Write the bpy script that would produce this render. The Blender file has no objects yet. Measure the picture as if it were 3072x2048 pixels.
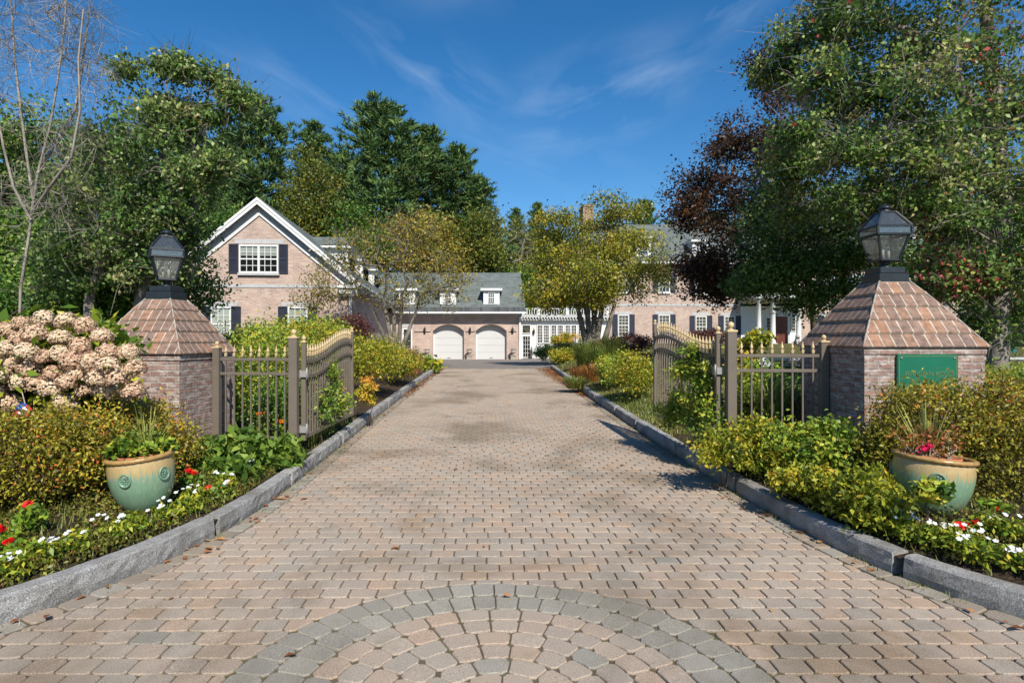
import bpy, math, random
import numpy as np
from mathutils import Vector, Matrix, Euler
random.seed(11)
RNG = np.random.default_rng(11)
R = math.radians
F, CX, CY, H = 1790.0, 1480.0, 1020.0, 1.6      # focal length (px of the 3072 px photo), principal point, eye height
scene = bpy.context.scene
col = scene.collection
def WX(x, D): return (x - CX) / F * D
def WZ(y, D): return H - (y - CY) / F * D
def P(x, y, D): return Vector((WX(x, D), D, WZ(y, D)))
def sm(t):
    t = min(1.0, max(0.0, t)); return t * t * (3 - 2 * t)

# ------------------------------------------------------------------ materials
def _mat(name):
    m = bpy.data.materials.new(name); m.use_nodes = True
    nt = m.node_tree
    for n in list(nt.nodes): nt.nodes.remove(n)
    out = nt.nodes.new('ShaderNodeOutputMaterial')
    return m, nt, out
def N(nt, t, **kw):
    n = nt.nodes.new(t)
    for k, v in kw.items():
        if k.startswith('_'): setattr(n, k[1:], v)
        else: n.inputs[k.replace('__', ' ')].default_value = v
    return n
def c4(c): return (c[0], c[1], c[2], 1.0)
def ramp(nt, cols, pos=None):
    n = nt.nodes.new('ShaderNodeValToRGB'); e = n.color_ramp.elements
    k = len(cols)
    for i, c in enumerate(cols):
        p = pos[i] if pos else i / max(1, k - 1)
        if i < 2: el = e[i]; el.position = p
        else: el = e.new(p)
        el.color = c4(c)
    return n
def L(nt, a, b): nt.links.new(a, b)
def mixc(nt, fac, a, b, mode='MIX'):
    n = nt.nodes.new('ShaderNodeMix'); n.data_type = 'RGBA'; n.blend_type = mode
    for sock, v in ((n.inputs[0], fac), (n.inputs[6], a), (n.inputs[7], b)):
        if hasattr(v, 'is_linked') or isinstance(v, bpy.types.NodeSocket): L(nt, v, sock)
        elif isinstance(v, (tuple, list)): sock.default_value = c4(v)
        else: sock.default_value = v
    return n.outputs[2]
def mth(nt, op, a, b=None, c=None):
    n = nt.nodes.new('ShaderNodeMath'); n.operation = op
    for i, v in enumerate((a, b, c)):
        if v is None: continue
        if isinstance(v, bpy.types.NodeSocket): L(nt, v, n.inputs[i])
        else: n.inputs[i].default_value = v
    return n.outputs[0]
def noise(nt, scale, detail=3, rough=.55, vec=None, dist=0):
    n = N(nt, 'ShaderNodeTexNoise', Scale=scale, Detail=detail, Roughness=rough, Distortion=dist)
    if vec is not None: L(nt, vec, n.inputs['Vector'])
    return n.outputs['Fac']
def tc(nt, k='Object'): return nt.nodes.new('ShaderNodeTexCoord').outputs[k]
def bump(nt, h, dist=.01, st=1.0):
    b = N(nt, 'ShaderNodeBump', Strength=st, Distance=dist); L(nt, h, b.inputs['Height']); return b.outputs['Normal']
def finish(nt, out, color, rough=.7, spec=.3, metal=0, normal=None):
    p = N(nt, 'ShaderNodeBsdfPrincipled', Metallic=metal)
    p.inputs['Specular IOR Level'].default_value = spec
    if isinstance(color, bpy.types.NodeSocket): L(nt, color, p.inputs['Base Color'])
    else: p.inputs['Base Color'].default_value = c4(color)
    if isinstance(rough, bpy.types.NodeSocket): L(nt, rough, p.inputs['Roughness'])
    else: p.inputs['Roughness'].default_value = rough
    if normal is not None: L(nt, normal, p.inputs['Normal'])
    L(nt, p.outputs[0], out.inputs[0]); return p
def plain(name, c, rough=.6, spec=.3, var=.18, sc=6, metal=0, bmp=0.0):
    m, nt, out = _mat(name)
    v = tc(nt)
    f = noise(nt, sc, 5, .6, v)
    r = ramp(nt, [tuple(x * (1 - var) for x in c), tuple(min(1, x * (1 + var)) for x in c)], [.3, .7]); L(nt, f, r.inputs[0])
    nrm = bump(nt, noise(nt, sc * 8, 4, .6, v), .004, bmp) if bmp else None
    finish(nt, out, r.outputs[0], rough, spec, metal, nrm); return m
def leafmat(name, cols, trans=.3, rough=.45, pos=None, spec=.35, gain=1.0):
    m, nt, out = _mat(name); cols = [tuple(min(.9, x * gain) for x in c) for c in cols]
    a = nt.nodes.new('ShaderNodeAttribute'); a.attribute_name = 'tone'
    r = ramp(nt, cols, pos); L(nt, a.outputs['Fac'], r.inputs[0])
    p = N(nt, 'ShaderNodeBsdfPrincipled', Roughness=rough); p.inputs['Specular IOR Level'].default_value = spec
    L(nt, r.outputs[0], p.inputs['Base Color'])
    t = N(nt, 'ShaderNodeBsdfTranslucent')
    g = nt.nodes.new('ShaderNodeGamma'); g.inputs[1].default_value = .85; L(nt, r.outputs[0], g.inputs[0]); L(nt, g.outputs[0], t.inputs[0])
    mx = N(nt, 'ShaderNodeMixShader', Fac=trans); L(nt, p.outputs[0], mx.inputs[1]); L(nt, t.outputs[0], mx.inputs[2])
    L(nt, mx.outputs[0], out.inputs[0]); return m
def brick(name, c1, c2, mortar, bw=.213, rh=.069, ms=.009, patch=None, patch_amt=0., var=.25, rough=.85, offset=.5, third=None, bd=.006):
    m, nt, out = _mat(name)
    uv = tc(nt, 'UV')
    w = N(nt, 'ShaderNodeTexNoise', Scale=9, Detail=2)
    L(nt, uv, w.inputs['Vector'])
    va = nt.nodes.new('ShaderNodeVectorMath'); va.operation = 'MULTIPLY_ADD'
    L(nt, w.outputs['Color'], va.inputs[0]); va.inputs[1].default_value = (.006, .006, 0); L(nt, uv, va.inputs[2])
    b = nt.nodes.new('ShaderNodeTexBrick'); b.offset = offset
    for k, v in (('Color1', c4(c1)), ('Color2', c4(c2)), ('Mortar', c4(mortar)), ('Scale', 1.0), ('Mortar Size', ms), ('Mortar Smooth', .3), ('Bias', 0.), ('Brick Width', bw), ('Row Height', rh)):
        b.inputs[k].default_value = v
    L(nt, va.outputs[0], b.inputs['Vector'])
    colr = b.outputs['Color']
    if third:
        b2 = nt.nodes.new('ShaderNodeTexBrick'); b2.offset = offset
        for k, v in (('Color1', (0, 0, 0, 1)), ('Color2', (1, 1, 1, 1)), ('Mortar', (0, 0, 0, 1)), ('Scale', 1.0), ('Mortar Size', ms), ('Bias', -.45), ('Brick Width', bw), ('Row Height', rh)):
            b2.inputs[k].default_value = v
        sh = nt.nodes.new('ShaderNodeVectorMath'); sh.operation = 'ADD'; L(nt, va.outputs[0], sh.inputs[0]); sh.inputs[1].default_value = (bw * 32, rh * 46, 0)
        L(nt, sh.outputs[0], b2.inputs['Vector'])
        colr = mixc(nt, b2.outputs['Color'], colr, third)
    f = noise(nt, 14, 6, .65, uv)
    vr = ramp(nt, [(1 - var,) * 3, (1 + var,) * 3], [.32, .68]); L(nt, f, vr.inputs[0])
    colr = mixc(nt, 1.0, colr, vr.outputs[0], 'MULTIPLY')
    f2 = noise(nt, 1.3, 4, .6, uv)
    v2 = ramp(nt, [(.86,) * 3, (1.1,) * 3], [.35, .65]); L(nt, f2, v2.inputs[0])
    colr = mixc(nt, 1.0, colr, v2.outputs[0], 'MULTIPLY')
    if patch:
        mp = N(nt, 'ShaderNodeMapping'); mp.inputs['Scale'].default_value = (3.2, 9, 1); L(nt, uv, mp.inputs[0])
        f3 = noise(nt, 2.2, 8, .72, mp.outputs[0])
        pr = ramp(nt, [(0, 0, 0), (patch_amt,) * 3], [.49, .67]); L(nt, f3, pr.inputs[0])
        colr = mixc(nt, pr.outputs[0], colr, patch)
    hgt = mth(nt, 'SUBTRACT', 1.0, b.outputs['Fac'])
    hgt = mth(nt, 'ADD', hgt, mth(nt, 'MULTIPLY', f, .5))
    finish(nt, out, colr, rough, .2, 0, bump(nt, hgt, bd, .8)); return m
def roofmat(name, c1, c2, gap):
    return brick(name, c1, c2, gap, bw=.3, rh=.14, ms=.006, var=.22, rough=.8, bd=.01)
def siding(name, c, pitch=.115):
    m, nt, out = _mat(name)
    uv = tc(nt, 'UV'); s = nt.nodes.new('ShaderNodeSeparateXYZ'); L(nt, uv, s.inputs[0])
    fr = mth(nt, 'FRACT', mth(nt, 'DIVIDE', s.outputs[1], pitch))
    line = mth(nt, 'LESS_THAN', fr, .1)
    k = mixc(nt, mth(nt, 'MULTIPLY', line, .35), c, tuple(x * .55 for x in c))
    h = mth(nt, 'SUBTRACT', 1.0, fr)
    finish(nt, out, k, .5, .3, 0, bump(nt, h, .012, .8)); return m

M = {}
def paver_mat(name, cols):
    m, nt, out = _mat(name)
    g = nt.nodes.new('ShaderNodeNewGeometry'); r = ramp(nt, cols); L(nt, g.outputs['Random Per Island'], r.inputs[0])
    v = tc(nt)
    k = r.outputs[0]
    sp = noise(nt, 190, 2, .6, v); sr = ramp(nt, [(.62,) * 3, (1, 1, 1), (1.36,) * 3], [.36, .5, .64]); L(nt, sp, sr.inputs[0])
    k = mixc(nt, .85, k, sr.outputs[0], 'MULTIPLY')
    st = noise(nt, .55, 6, .62, v, .4); s2 = ramp(nt, [(.62, .60, .55), (1, 1, 1), (1.12, 1.1, 1.07)], [.36, .5, .68]); L(nt, st, s2.inputs[0])
    k = mixc(nt, .9, k, s2.outputs[0], 'MULTIPLY')
    ms = noise(nt, 2.6, 7, .7, v); s3 = ramp(nt, [(0, 0, 0), (.5,) * 3], [.55, .75]); L(nt, ms, s3.inputs[0])
    k = mixc(nt, s3.outputs[0], k, (.15, .135, .09))
    finish(nt, out, k, .9, .15, 0, bump(nt, sp, .003, .7)); return m
M['paver'] = paver_mat('tan concrete paver', [(.335, .27, .215), (.36, .28, .215), (.315, .265, .22), (.375, .275, .20), (.345, .285, .23), (.365, .30, .24), (.305, .265, .22), (.345, .27, .215)])
M['paver_grey'] = paver_mat('grey concrete paver', [(.26, .24, .205), (.305, .28, .235), (.245, .225, .19), (.285, .26, .22)])
M['paver_edge'] = paver_mat('weathered edge paver', [(.25, .21, .165), (.30, .24, .185), (.23, .20, .165), (.275, .23, .185)])
def sandmat():
    m, nt, out = _mat('joint sand and moss'); v = tc(nt)
    f = noise(nt, 1.1, 6, .65, v); r = ramp(nt, [(.075, .058, .04), (.125, .10, .07), (.10, .095, .042), (.17, .135, .09)], [.3, .48, .6, .75]); L(nt, f, r.inputs[0])
    finish(nt, out, r.outputs[0], .95, .1, 0, bump(nt, noise(nt, 120, 3, .6, v), .004, .8)); return m
M['sand'] = sandmat()
def granite():
    m, nt, out = _mat('split granite'); v = tc(nt)
    f = noise(nt, 130, 3, .7, v); r = ramp(nt, [(.15, .148, .145), (.31, .305, .30), (.50, .49, .48)], [.36, .5, .66]); L(nt, f, r.inputs[0])
    f2 = noise(nt, 3.5, 6, .65, v); r2 = ramp(nt, [(.62, .60, .56), (1.08, 1.08, 1.08)], [.35, .62]); L(nt, f2, r2.inputs[0])
    k = mixc(nt, 1.0, r.outputs[0], r2.outputs[0], 'MULTIPLY')
    finish(nt, out, k, .85, .25, 0, bump(nt, noise(nt, 55, 8, .75, v), .012, .9)); return m
M['granite'] = granite()
M['asphalt'] = plain('worn asphalt', (.21, .185, .165), .9, .15, .2, 3, 0, .6)
def soilmat():
    m, nt, out = _mat('garden ground'); v = tc(nt)
    a = nt.nodes.new('ShaderNodeAttribute'); a.attribute_name = 'lawn'
    f = noise(nt, 28, 7, .7, v); r = ramp(nt, [(.022, .015, .011), (.075, .052, .036), (.15, .11, .075)], [.3, .5, .74]); L(nt, f, r.inputs[0])
    f2 = noise(nt, 2.2, 7, .65, v); r2 = ramp(nt, [(.055, .072, .02), (.13, .12, .04), (.19, .155, .07)], [.32, .52, .72]); L(nt, f2, r2.inputs[0])
    k = mixc(nt, a.outputs['Fac'], r.outputs[0], r2.outputs[0])
    finish(nt, out, k, .95, .1, 0, bump(nt, noise(nt, 45, 6, .7, v), .05, 1.0)); return m
M['soil'] = soilmat()
M['house_brick'] = brick('pinkish tan house brick', (.46, .325, .265), (.38, .27, .23), (.50, .42, .36), third=(.56, .45, .37), ms=.011, var=.16, rh=.08, bw=.25)
M['chimney_brick'] = brick('brown chimney brick', (.36, .22, .15), (.28, .17, .12), (.35, .28, .22), ms=.01)
M['pillar_brick'] = brick('weathered pillar brick', (.30, .175, .14), (.22, .14, .122), (.31, .265, .235), patch=(.60, .55, .51), patch_amt=.8, third=(.33, .25, .21), ms=.011, var=.3, bd=.012)
M['pillar_soldier'] = brick('soldier course brick', (.25, .15, .125), (.2, .13, .115), (.36, .31, .28), bw=.069, rh=.2, ms=.008, var=.25, patch=(.5, .45, .42), patch_amt=.5, offset=0)
M['pillar_tile'] = brick('sloping brick tile cap', (.235, .145, .105), (.165, .11, .09), (.42, .36, .30), bw=.118, rh=.172, ms=.0085, var=.38, third=(.36, .18, .095), rough=.7, offset=.35, patch=(.26, .21, .17), patch_amt=.45, bd=.004)
M['stone'] = plain('grey limestone trim', (.42, .42, .42), .8, .2, .1, 3)
M['white'] = plain('white trim paint', (.66, .66, .65), .5, .3, .03, 2)
M['door_white'] = plain('garage door white', (.52, .52, .515), .45, .3, .02, 1)
M['siding'] = siding('white clapboard', (.64, .64, .63))
M['shutter'] = plain('navy shutter paint', (.022, .026, .045), .5, .35, .15, 4)
M['slate'] = roofmat('grey green slate roof', (.155, .175, .165), (.11, .13, .125), (.07, .08, .08))
M['slate_dark'] = brick('dark slate skirt', (.05, .055, .06), (.09, .095, .10), (.03, .03, .03), bw=.16, rh=.4, ms=.008, var=.4, rough=.7)
M['iron'] = plain('black iron', (.014, .016, .02), .4, .5, .25, 10)
M['lamp_metal'] = plain('dark verdigris lamp metal', (.014, .019, .023), .38, .5, .3, 14)
M['taupe'] = plain('taupe fence paint', (.142, .117, .094), .45, .35, .1, 5)
M['gold'] = plain('cream gold finial paint', (.52, .39, .22), .45, .4, .15, 9)
M['steel'] = plain('grey hinge metal', (.26, .25, .235), .4, .5, .1, 8)
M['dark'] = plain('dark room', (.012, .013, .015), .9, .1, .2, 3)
M['blind'] = siding('window blind', (.42, .43, .40), .05)
M['door_red'] = plain('dark red door', (.12, .03, .018), .45, .4, .15, 3)
M['door_dark'] = plain('dark green door', (.022, .03, .032), .5, .35, .15, 3)
M['urn'] = plain('weathered cast stone', (.33, .29, .25), .9, .15, .3, 9, 0, .6)
M['terracotta'] = plain('terracotta', (.42, .15, .07), .7, .25, .2, 8)
M['candle'] = plain('candle sleeve', (.75, .73, .66), .5, .3, .03, 3)
M['sign'] = plain('green enamel sign', (.006, .125, .07), .35, .45, .12, 5)
M['sign_letter'] = plain('faded gold lettering', (.115, .18, .07), .5, .3, .2, 20)
M['blue'] = plain('blue glaze', (.02, .19, .38), .2, .6, .2, 4)
M['teal'] = plain('teal chair paint', (.01, .14, .16), .5, .3, .1, 4)
M['wood'] = plain('brown wood', (.2, .09, .05), .6, .3, .2, 8)
M['statue'] = plain('grey statue stone', (.38, .37, .35), .9, .15, .25, 12, 0, .5)
M['wall_stone'] = brick('fieldstone wall', (.30, .25, .22), (.22, .19, .17), (.16, .14, .12), bw=.36, rh=.14, ms=.018, var=.3)
M['flag_red'] = plain('flag red', (.5, .02, .03), .7, .2, .05)
M['flag_white'] = plain('flag white', (.75, .75, .75), .7, .2, .03)
M['flag_blue'] = plain('flag blue', (.015, .06, .25), .7, .2, .05)
M['red_flower'] = leafmat('red geranium petals', [(.55, .005, .008), (.85, .02, .015)], .25, .5)
M['pink_flower'] = leafmat('deep pink petals', [(.55, .005, .06), (.8, .02, .12)], .25, .5)
M['orange_flower'] = leafmat('orange petals', [(.7, .12, .01), (.85, .28, .02)], .25, .5)
M['white_flower'] = leafmat('white petals', [(.8, .8, .8), (.9, .9, .9)], .3, .5)
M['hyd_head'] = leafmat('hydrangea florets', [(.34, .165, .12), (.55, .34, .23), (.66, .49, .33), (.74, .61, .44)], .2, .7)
def glassmat():
    m, nt, out = _mat('clear glass')
    t = N(nt, 'ShaderNodeBsdfTransparent'); t.inputs[0].default_value = (.86, .9, .88, 1)
    g = N(nt, 'ShaderNodeBsdfGlossy', Roughness=.02); g.inputs[0].default_value = (1, 1, 1, 1)
    fr = N(nt, 'ShaderNodeLayerWeight', Blend=.22)
    f = mth(nt, 'ADD', mth(nt, 'MULTIPLY', fr.outputs[0], .8), .07)
    mx = N(nt, 'ShaderNodeMixShader'); L(nt, f, mx.inputs[0]); L(nt, t.outputs[0], mx.inputs[1]); L(nt, g.outputs[0], mx.inputs[2])
    L(nt, mx.outputs[0], out.inputs[0]); return m
M['glass'] = glassmat()
def lampglass():
    m, nt, out = _mat('seedy lamp glass'); v = tc(nt)
    t = N(nt, 'ShaderNodeBsdfTransparent'); t.inputs[0].default_value = (.72, .75, .72, 1)
    g = N(nt, 'ShaderNodeBsdfGlossy', Roughness=.16); L(nt, bump(nt, noise(nt, 45, 3, .5, v), .003, .7), g.inputs['Normal'])
    d = N(nt, 'ShaderNodeBsdfDiffuse'); d.inputs[0].default_value = (.3, .31, .29, 1)
    m1 = N(nt, 'ShaderNodeMixShader', Fac=.13); L(nt, t.outputs[0], m1.inputs[1]); L(nt, d.outputs[0], m1.inputs[2])
    mx = N(nt, 'ShaderNodeMixShader', Fac=.2); L(nt, m1.outputs[0], mx.inputs[1]); L(nt, g.outputs[0], mx.inputs[2])
    L(nt, mx.outputs[0], out.inputs[0]); return m
M['lamp_glass'] = lampglass()
def potmat():
    m, nt, out = _mat('drip glaze, ochre over celadon'); v = tc(nt)
    s = nt.nodes.new('ShaderNodeSeparateXYZ'); L(nt, v, s.inputs[0])
    ang = mth(nt, 'ARCTAN2', s.outputs[1], s.outputs[0])
    cmb = nt.nodes.new('ShaderNodeCombineXYZ'); L(nt, mth(nt, 'MULTIPLY', ang, 7.0), cmb.inputs[0]); L(nt, mth(nt, 'MULTIPLY', s.outputs[2], 2.0), cmb.inputs[1])
    n1 = noise(nt, 1.6, 5, .7, cmb.outputs[0])
    h = mth(nt, 'ADD', s.outputs[2], mth(nt, 'MULTIPLY', mth(nt, 'SUBTRACT', n1, .5), .42))
    r = ramp(nt, [(.15, .245, .165), (.185, .30, .20), (.175, .31, .235), (.40, .30, .145), (.44, .315, .15)], [.08, .25, .285, .325, .42]); L(nt, h, r.inputs[0])
    n2 = noise(nt, 9, 5, .6, cmb.outputs[0]); r2 = ramp(nt, [(.8, .78, .74), (1.12, 1.12, 1.12)], [.35, .65]); L(nt, n2, r2.inputs[0])
    k = mixc(nt, 1.0, r.outputs[0], r2.outputs[0], 'MULTIPLY')
    finish(nt, out, k, .22, .5); return m
M['pot'] = potmat()
M['pot_rim'] = plain('ochre glaze', (.34, .205, .075), .3, .5, .3, 12)
M['medallion'] = plain('celadon relief', (.14, .24, .165), .35, .5, .2, 20)
def barkmat(name, c1, c2, sc=7):
    m, nt, out = _mat(name); v = tc(nt)
    mp = N(nt, 'ShaderNodeMapping'); mp.inputs['Scale'].default_value = (1, 1, .25); L(nt, v, mp.inputs[0])
    f = noise(nt, sc * 3, 6, .7, mp.outputs[0]); f2 = noise(nt, sc * .4, 4, .6, v)
    r = ramp(nt, [c1, c2], [.35, .65]); L(nt, mth(nt, 'ADD', mth(nt, 'MULTIPLY', f, .6), mth(nt, 'MULTIPLY', f2, .4)), r.inputs[0])
    finish(nt, out, r.outputs[0], .9, .15, 0, bump(nt, f, .02, .8)); return m
M['bark_grey'] = barkmat('pale grey bark', (.10, .085, .075), (.33, .29, .25))
M['bark_bare'] = barkmat('bare silvery bark', (.17, .145, .12), (.40, .36, .31))
M['bark_dark'] = barkmat('dark bark', (.035, .028, .022), (.12, .098, .08))
M['bark_crab'] = barkmat('mottled crabapple bark', (.045, .037, .03), (.28, .25, .21), 5)
M['bark_pine'] = barkmat('pine bark', (.05, .04, .032), (.13, .105, .085))
M['stem'] = barkmat('shrub stems', (.06, .045, .03), (.17, .125, .08), 12)
M['stem_green'] = plain('green stems', (.07, .10, .025), .7, .2, .3, 10)

# ------------------------------------------------------------------ mesh builder
class MB:
    def __init__(s): s.v = []; s.f = []; s.sm = []; s.mi = []; s.cur = 0
    def face(s, idx, smooth=False): s.f.append(tuple(idx)); s.sm.append(smooth); s.mi.append(s.cur)
    def poly(s, pts, smooth=False):
        b = len(s.v); s.v.extend([tuple(p) for p in pts]); s.face(range(b, b + len(pts)), smooth)
    def box(s, x0, x1, y0, y1, z0, z1, mt=None):
        b = len(s.v)
        c = [(x0, y0, z0), (x1, y0, z0), (x1, y1, z0), (x0, y1, z0), (x0, y0, z1), (x1, y0, z1), (x1, y1, z1), (x0, y1, z1)]
        if mt is not None: c = [tuple(mt @ Vector(p)) for p in c]
        s.v.extend(c)
        for q in ((0, 3, 2, 1), (4, 5, 6, 7), (0, 1, 5, 4), (1, 2, 6, 5), (2, 3, 7, 6), (3, 0, 4, 7)): s.face([b + i for i in q])
        return s
    def bbox(s, x0, x1, y0, y1, z0, z1, bv=.004, mt=None):
        # box with chamfered vertical and top edges
        def ring(i, z):
            a0, a1, b0, b1 = x0 + i, x1 - i, y0 + i, y1 - i
            return [(a0 + bv, b0, z), (a1 - bv, b0, z), (a1, b0 + bv, z), (a1, b1 - bv, z), (a1 - bv, b1, z), (a0 + bv, b1, z), (a0, b1 - bv, z), (a0, b0 + bv, z)]
        s.loft([ring(bv, z0), ring(0, z0 + bv), ring(0, z1 - bv), ring(bv, z1)], True, True, mt)
        return s
    def loft(s, rings, cap0=True, cap1=True, mt=None, smooth=False):
        b = len(s.v); n = len(rings[0])
        for r in rings: s.v.extend([tuple(mt @ Vector(p)) if mt is not None else tuple(p) for p in r])
        for k in range(len(rings) - 1):
            for i in range(n):
                j = (i + 1) % n
                s.face((b + k * n + i, b + k * n + j, b + (k + 1) * n + j, b + (k + 1) * n + i), smooth)
        if cap0: s.face([b + i for i in range(n)][::-1])
        if cap1: s.face([b + (len(rings) - 1) * n + i for i in range(n)])
        return s
    def lathe(s, prof, n=20, c=(0, 0, 0), smooth=True, mt=None, ph=0.):
        rings = [[(c[0] + r * math.cos(2 * math.pi * i / n + ph), c[1] + r * math.sin(2 * math.pi * i / n + ph), c[2] + z) for i in range(n)] for r, z in prof]
        s.loft(rings, prof[0][0] > 1e-5, prof[-1][0] > 1e-5, mt, smooth); return s
    def sphere(s, c, r, n=12, m=8, sc=(1, 1, 1)):
        rings = []
        for k in range(m + 1):
            t = math.pi * (k / m - .5); rr = max(1e-4, math.cos(t)) * r
            rings.append([(c[0] + rr * math.cos(2 * math.pi * i / n) * sc[0], c[1] + rr * math.sin(2 * math.pi * i / n) * sc[1], c[2] + r * math.sin(t) * sc[2]) for i in range(n)])
        s.loft(rings, True, True, None, True); return s
    def tube(s, pts, rad, n=6, cap=True):
        pts = [Vector(p) for p in pts]; rings = []
        up = None
        for i, p in enumerate(pts):
            d = (pts[min(i + 1, len(pts) - 1)] - pts[max(i - 1, 0)])
            d = d.normalized() if d.length > 1e-9 else Vector((0, 0, 1))
            if up is None: up = d.orthogonal().normalized()
            a = up - d * up.dot(d); a = a.normalized() if a.length > 1e-6 else d.orthogonal().normalized(); up = a
            b = d.cross(a); r = rad[i] if hasattr(rad, '__len__') else rad
            rings.append([p + a * (r * math.cos(2 * math.pi * k / n)) + b * (r * math.sin(2 * math.pi * k / n)) for k in range(n)])
        s.loft(rings, cap, cap, None, n > 4); return s
    def build(s, name, mat, parent=None, off=None, uv=True):
        me = bpy.data.meshes.new(name)
        o3 = off if off is not None else OFF.get(parent.name, None) if parent else None
        vv = s.v if o3 is None else [(x - o3[0], y - o3[1], z - o3[2]) for x, y, z in s.v]
        me.from_pydata(vv, [], s.f); me.update()
        me.polygons.foreach_set('use_smooth', s.sm)
        for m in (mat if isinstance(mat, (list, tuple)) else [mat]): me.materials.append(m)
        if isinstance(mat, (list, tuple)): me.polygons.foreach_set('material_index', s.mi)
        if uv:
            lay = me.uv_layers.new(name='UVMap'); d = lay.data
            V3 = Vector
            for p in me.polygons:
                n = p.normal
                if abs(n.z) > .985: t, b = V3((1, 0, 0)), V3((0, 1, 0))
                else: t = V3((-n.y, n.x, 0)).normalized(); b = n.cross(t)
                for li in p.loop_indices:
                    q = V3(vv[me.loops[li].vertex_index])
                    if o3 is not None: q = q + V3(o3)
                    d[li].uv = (q.dot(t) + 50, q.dot(b) + 50)
        o = bpy.data.objects.new(name, me); col.objects.link(o)
        if parent is not None:
            o.parent = parent
            if o3 is not None: OFF[o.name] = o3
        return o
OFF = {}
def tag(o, label=None, cat=None, group=None, kind=None):
    if label: o['label'] = label
    if cat: o['category'] = cat
    if group: o['group'] = group
    if kind: o['kind'] = kind
    return o
def thing(name, label, cat, loc=(0, 0, 0), rot=(0, 0, 0), group=None, world=False):
    o = bpy.data.objects.new(name, None); col.objects.link(o); o.empty_display_size = .1
    o.location = loc; o.rotation_euler = rot
    tag(o, label, cat, group)
    if world: OFF[o.name] = tuple(loc)
    return o
def struct(o): o['kind'] = 'structure'; return o
KIDS = {}
def copy_tree(o, parent=None):
    c = o.copy(); col.objects.link(c)
    if parent is not None: c.parent = parent
    for ch in [x for x in bpy.data.objects if x.parent == o]: copy_tree(ch, c)
    return c

# ------------------------------------------------------------------ leaves
def unit(a): return a / np.maximum(1e-9, np.linalg.norm(a, axis=1, keepdims=True))
def rdir(n, up=0., out=None, k=0.):
    d = RNG.normal(size=(n, 3)); d = unit(d); d[:, 2] += up
    if out is not None: d += out * k
    return unit(d)
def leaf_obj(name, pos, size, aspect, tone, mat, parent=None, axis=None, nrm=None, fold=.18, up=.5, szvar=.35, off=None, shape=.05):
    n = len(pos); pos = np.asarray(pos, float)
    if axis is None: axis = rdir(n, -.15)
    if nrm is None: nrm = rdir(n, up)
    b = unit(np.cross(nrm, axis)); nr = unit(np.cross(axis, b))
    S = (size * (1 + szvar * RNG.uniform(-1, 1, n)))[:, None]; W = S * aspect
    v = np.empty((n, 4, 3))
    v[:, 0] = pos - axis * S * .5; v[:, 2] = pos + axis * S * .5 - nr * S * .06
    v[:, 1] = pos + b * W * .5 + nr * W * fold - axis * S * shape
    v[:, 3] = pos - b * W * .5 + nr * W * fold - axis * S * shape
    v = v.reshape(-1, 3)
    if off is None and parent is not None: off = OFF.get(parent.name)
    if off is not None: v = v - np.array(off)
    return quads_obj(name, v, np.clip(tone, 0, 1), mat, parent)
def quads_obj(name, v, tone, mat, parent=None):
    n = len(v) // 4
    me = bpy.data.meshes.new(name)
    me.vertices.add(n * 4); me.vertices.foreach_set('co', v.astype(np.float32).ravel())
    me.loops.add(n * 4); me.loops.foreach_set('vertex_index', np.arange(n * 4, dtype=np.int32))
    me.polygons.add(n); me.polygons.foreach_set('loop_start', np.arange(0, n * 4, 4, dtype=np.int32)); me.polygons.foreach_set('loop_total', np.full(n, 4, np.int32))
    me.update(calc_edges=True)
    a = me.attributes.new('tone', 'FLOAT', 'FACE'); a.data.foreach_set('value', np.asarray(tone, np.float32))
    me.materials.append(mat)
    o = bpy.data.objects.new(name, me); col.objects.link(o)
    if parent is not None:
        o.parent = parent
        if parent.name in OFF: OFF[o.name] = OFF[parent.name]
    return o
def ellipsoid_pts(n, c, r, shell=.45):
    d = rdir(n); rad = (shell + (1 - shell) * RNG.uniform(0, 1, n) ** .7)[:, None]
    return np.asarray(c) + d * rad * np.asarray(r)
def clumped(cent, per, sig, flat=.8):
    k = len(cent); p = np.repeat(cent, per, 0) + RNG.normal(size=(k * per, 3)) * np.array([sig, sig, sig * flat])
    return p, np.repeat(np.arange(k), per)
# ------------------------------------------------------------------ woody skeletons
def grow(trunks, targets, alpha=.35, step=.5, arch=.08, jit=.05, start=.35):
    """trunks: list of polylines of points; returns nodes, parents"""
    nodes, par, pl, ok = [], [], [], []
    for tr in trunks:
        base = len(nodes)
        for i, p in enumerate(tr):
            nodes.append(np.array(p, float)); par.append(-1 if i == 0 else base + i - 1)
            pl.append(0 if i == 0 else pl[-1] + np.linalg.norm(nodes[-1] - nodes[-2])); ok.append(i >= start * (len(tr) - 1))
    tg = np.asarray(targets, float)
    root = np.mean([t[-1] for t in trunks], 0)
    order = np.argsort(np.linalg.norm(tg - root, axis=1))
    A = np.array(nodes); PLN = np.array(pl); OK = np.array(ok)
    tips = []
    for ti in order:
        t = tg[ti]
        d = np.linalg.norm(A - t, axis=1)
        cost = d + alpha * PLN + np.where(OK, 0, 1e6) + np.maximum(0, A[:, 2] - t[2]) * .5
        i = int(np.argmin(cost)); L0 = d[i]
        m = max(1, int(L0 / step)); p0 = A[i]; prev = i; newA, newP = [], []
        for k in range(1, m + 1):
            s = k / m
            p = p0 + (t - p0) * s + np.array([0, 0, 1]) * math.sin(math.pi * s) * L0 * arch + (RNG.normal(size=3) * jit * min(L0, 1.5) if k < m else 0)
            par.append(prev); prev = len(par) - 1; newA.append(p); newP.append(PLN[i] + L0 * s)
        A = np.vstack([A, newA]); PLN = np.concatenate([PLN, newP]); OK = np.concatenate([OK, np.ones(m, bool)])
        tips.append(prev)
    return A, par, tips
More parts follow.
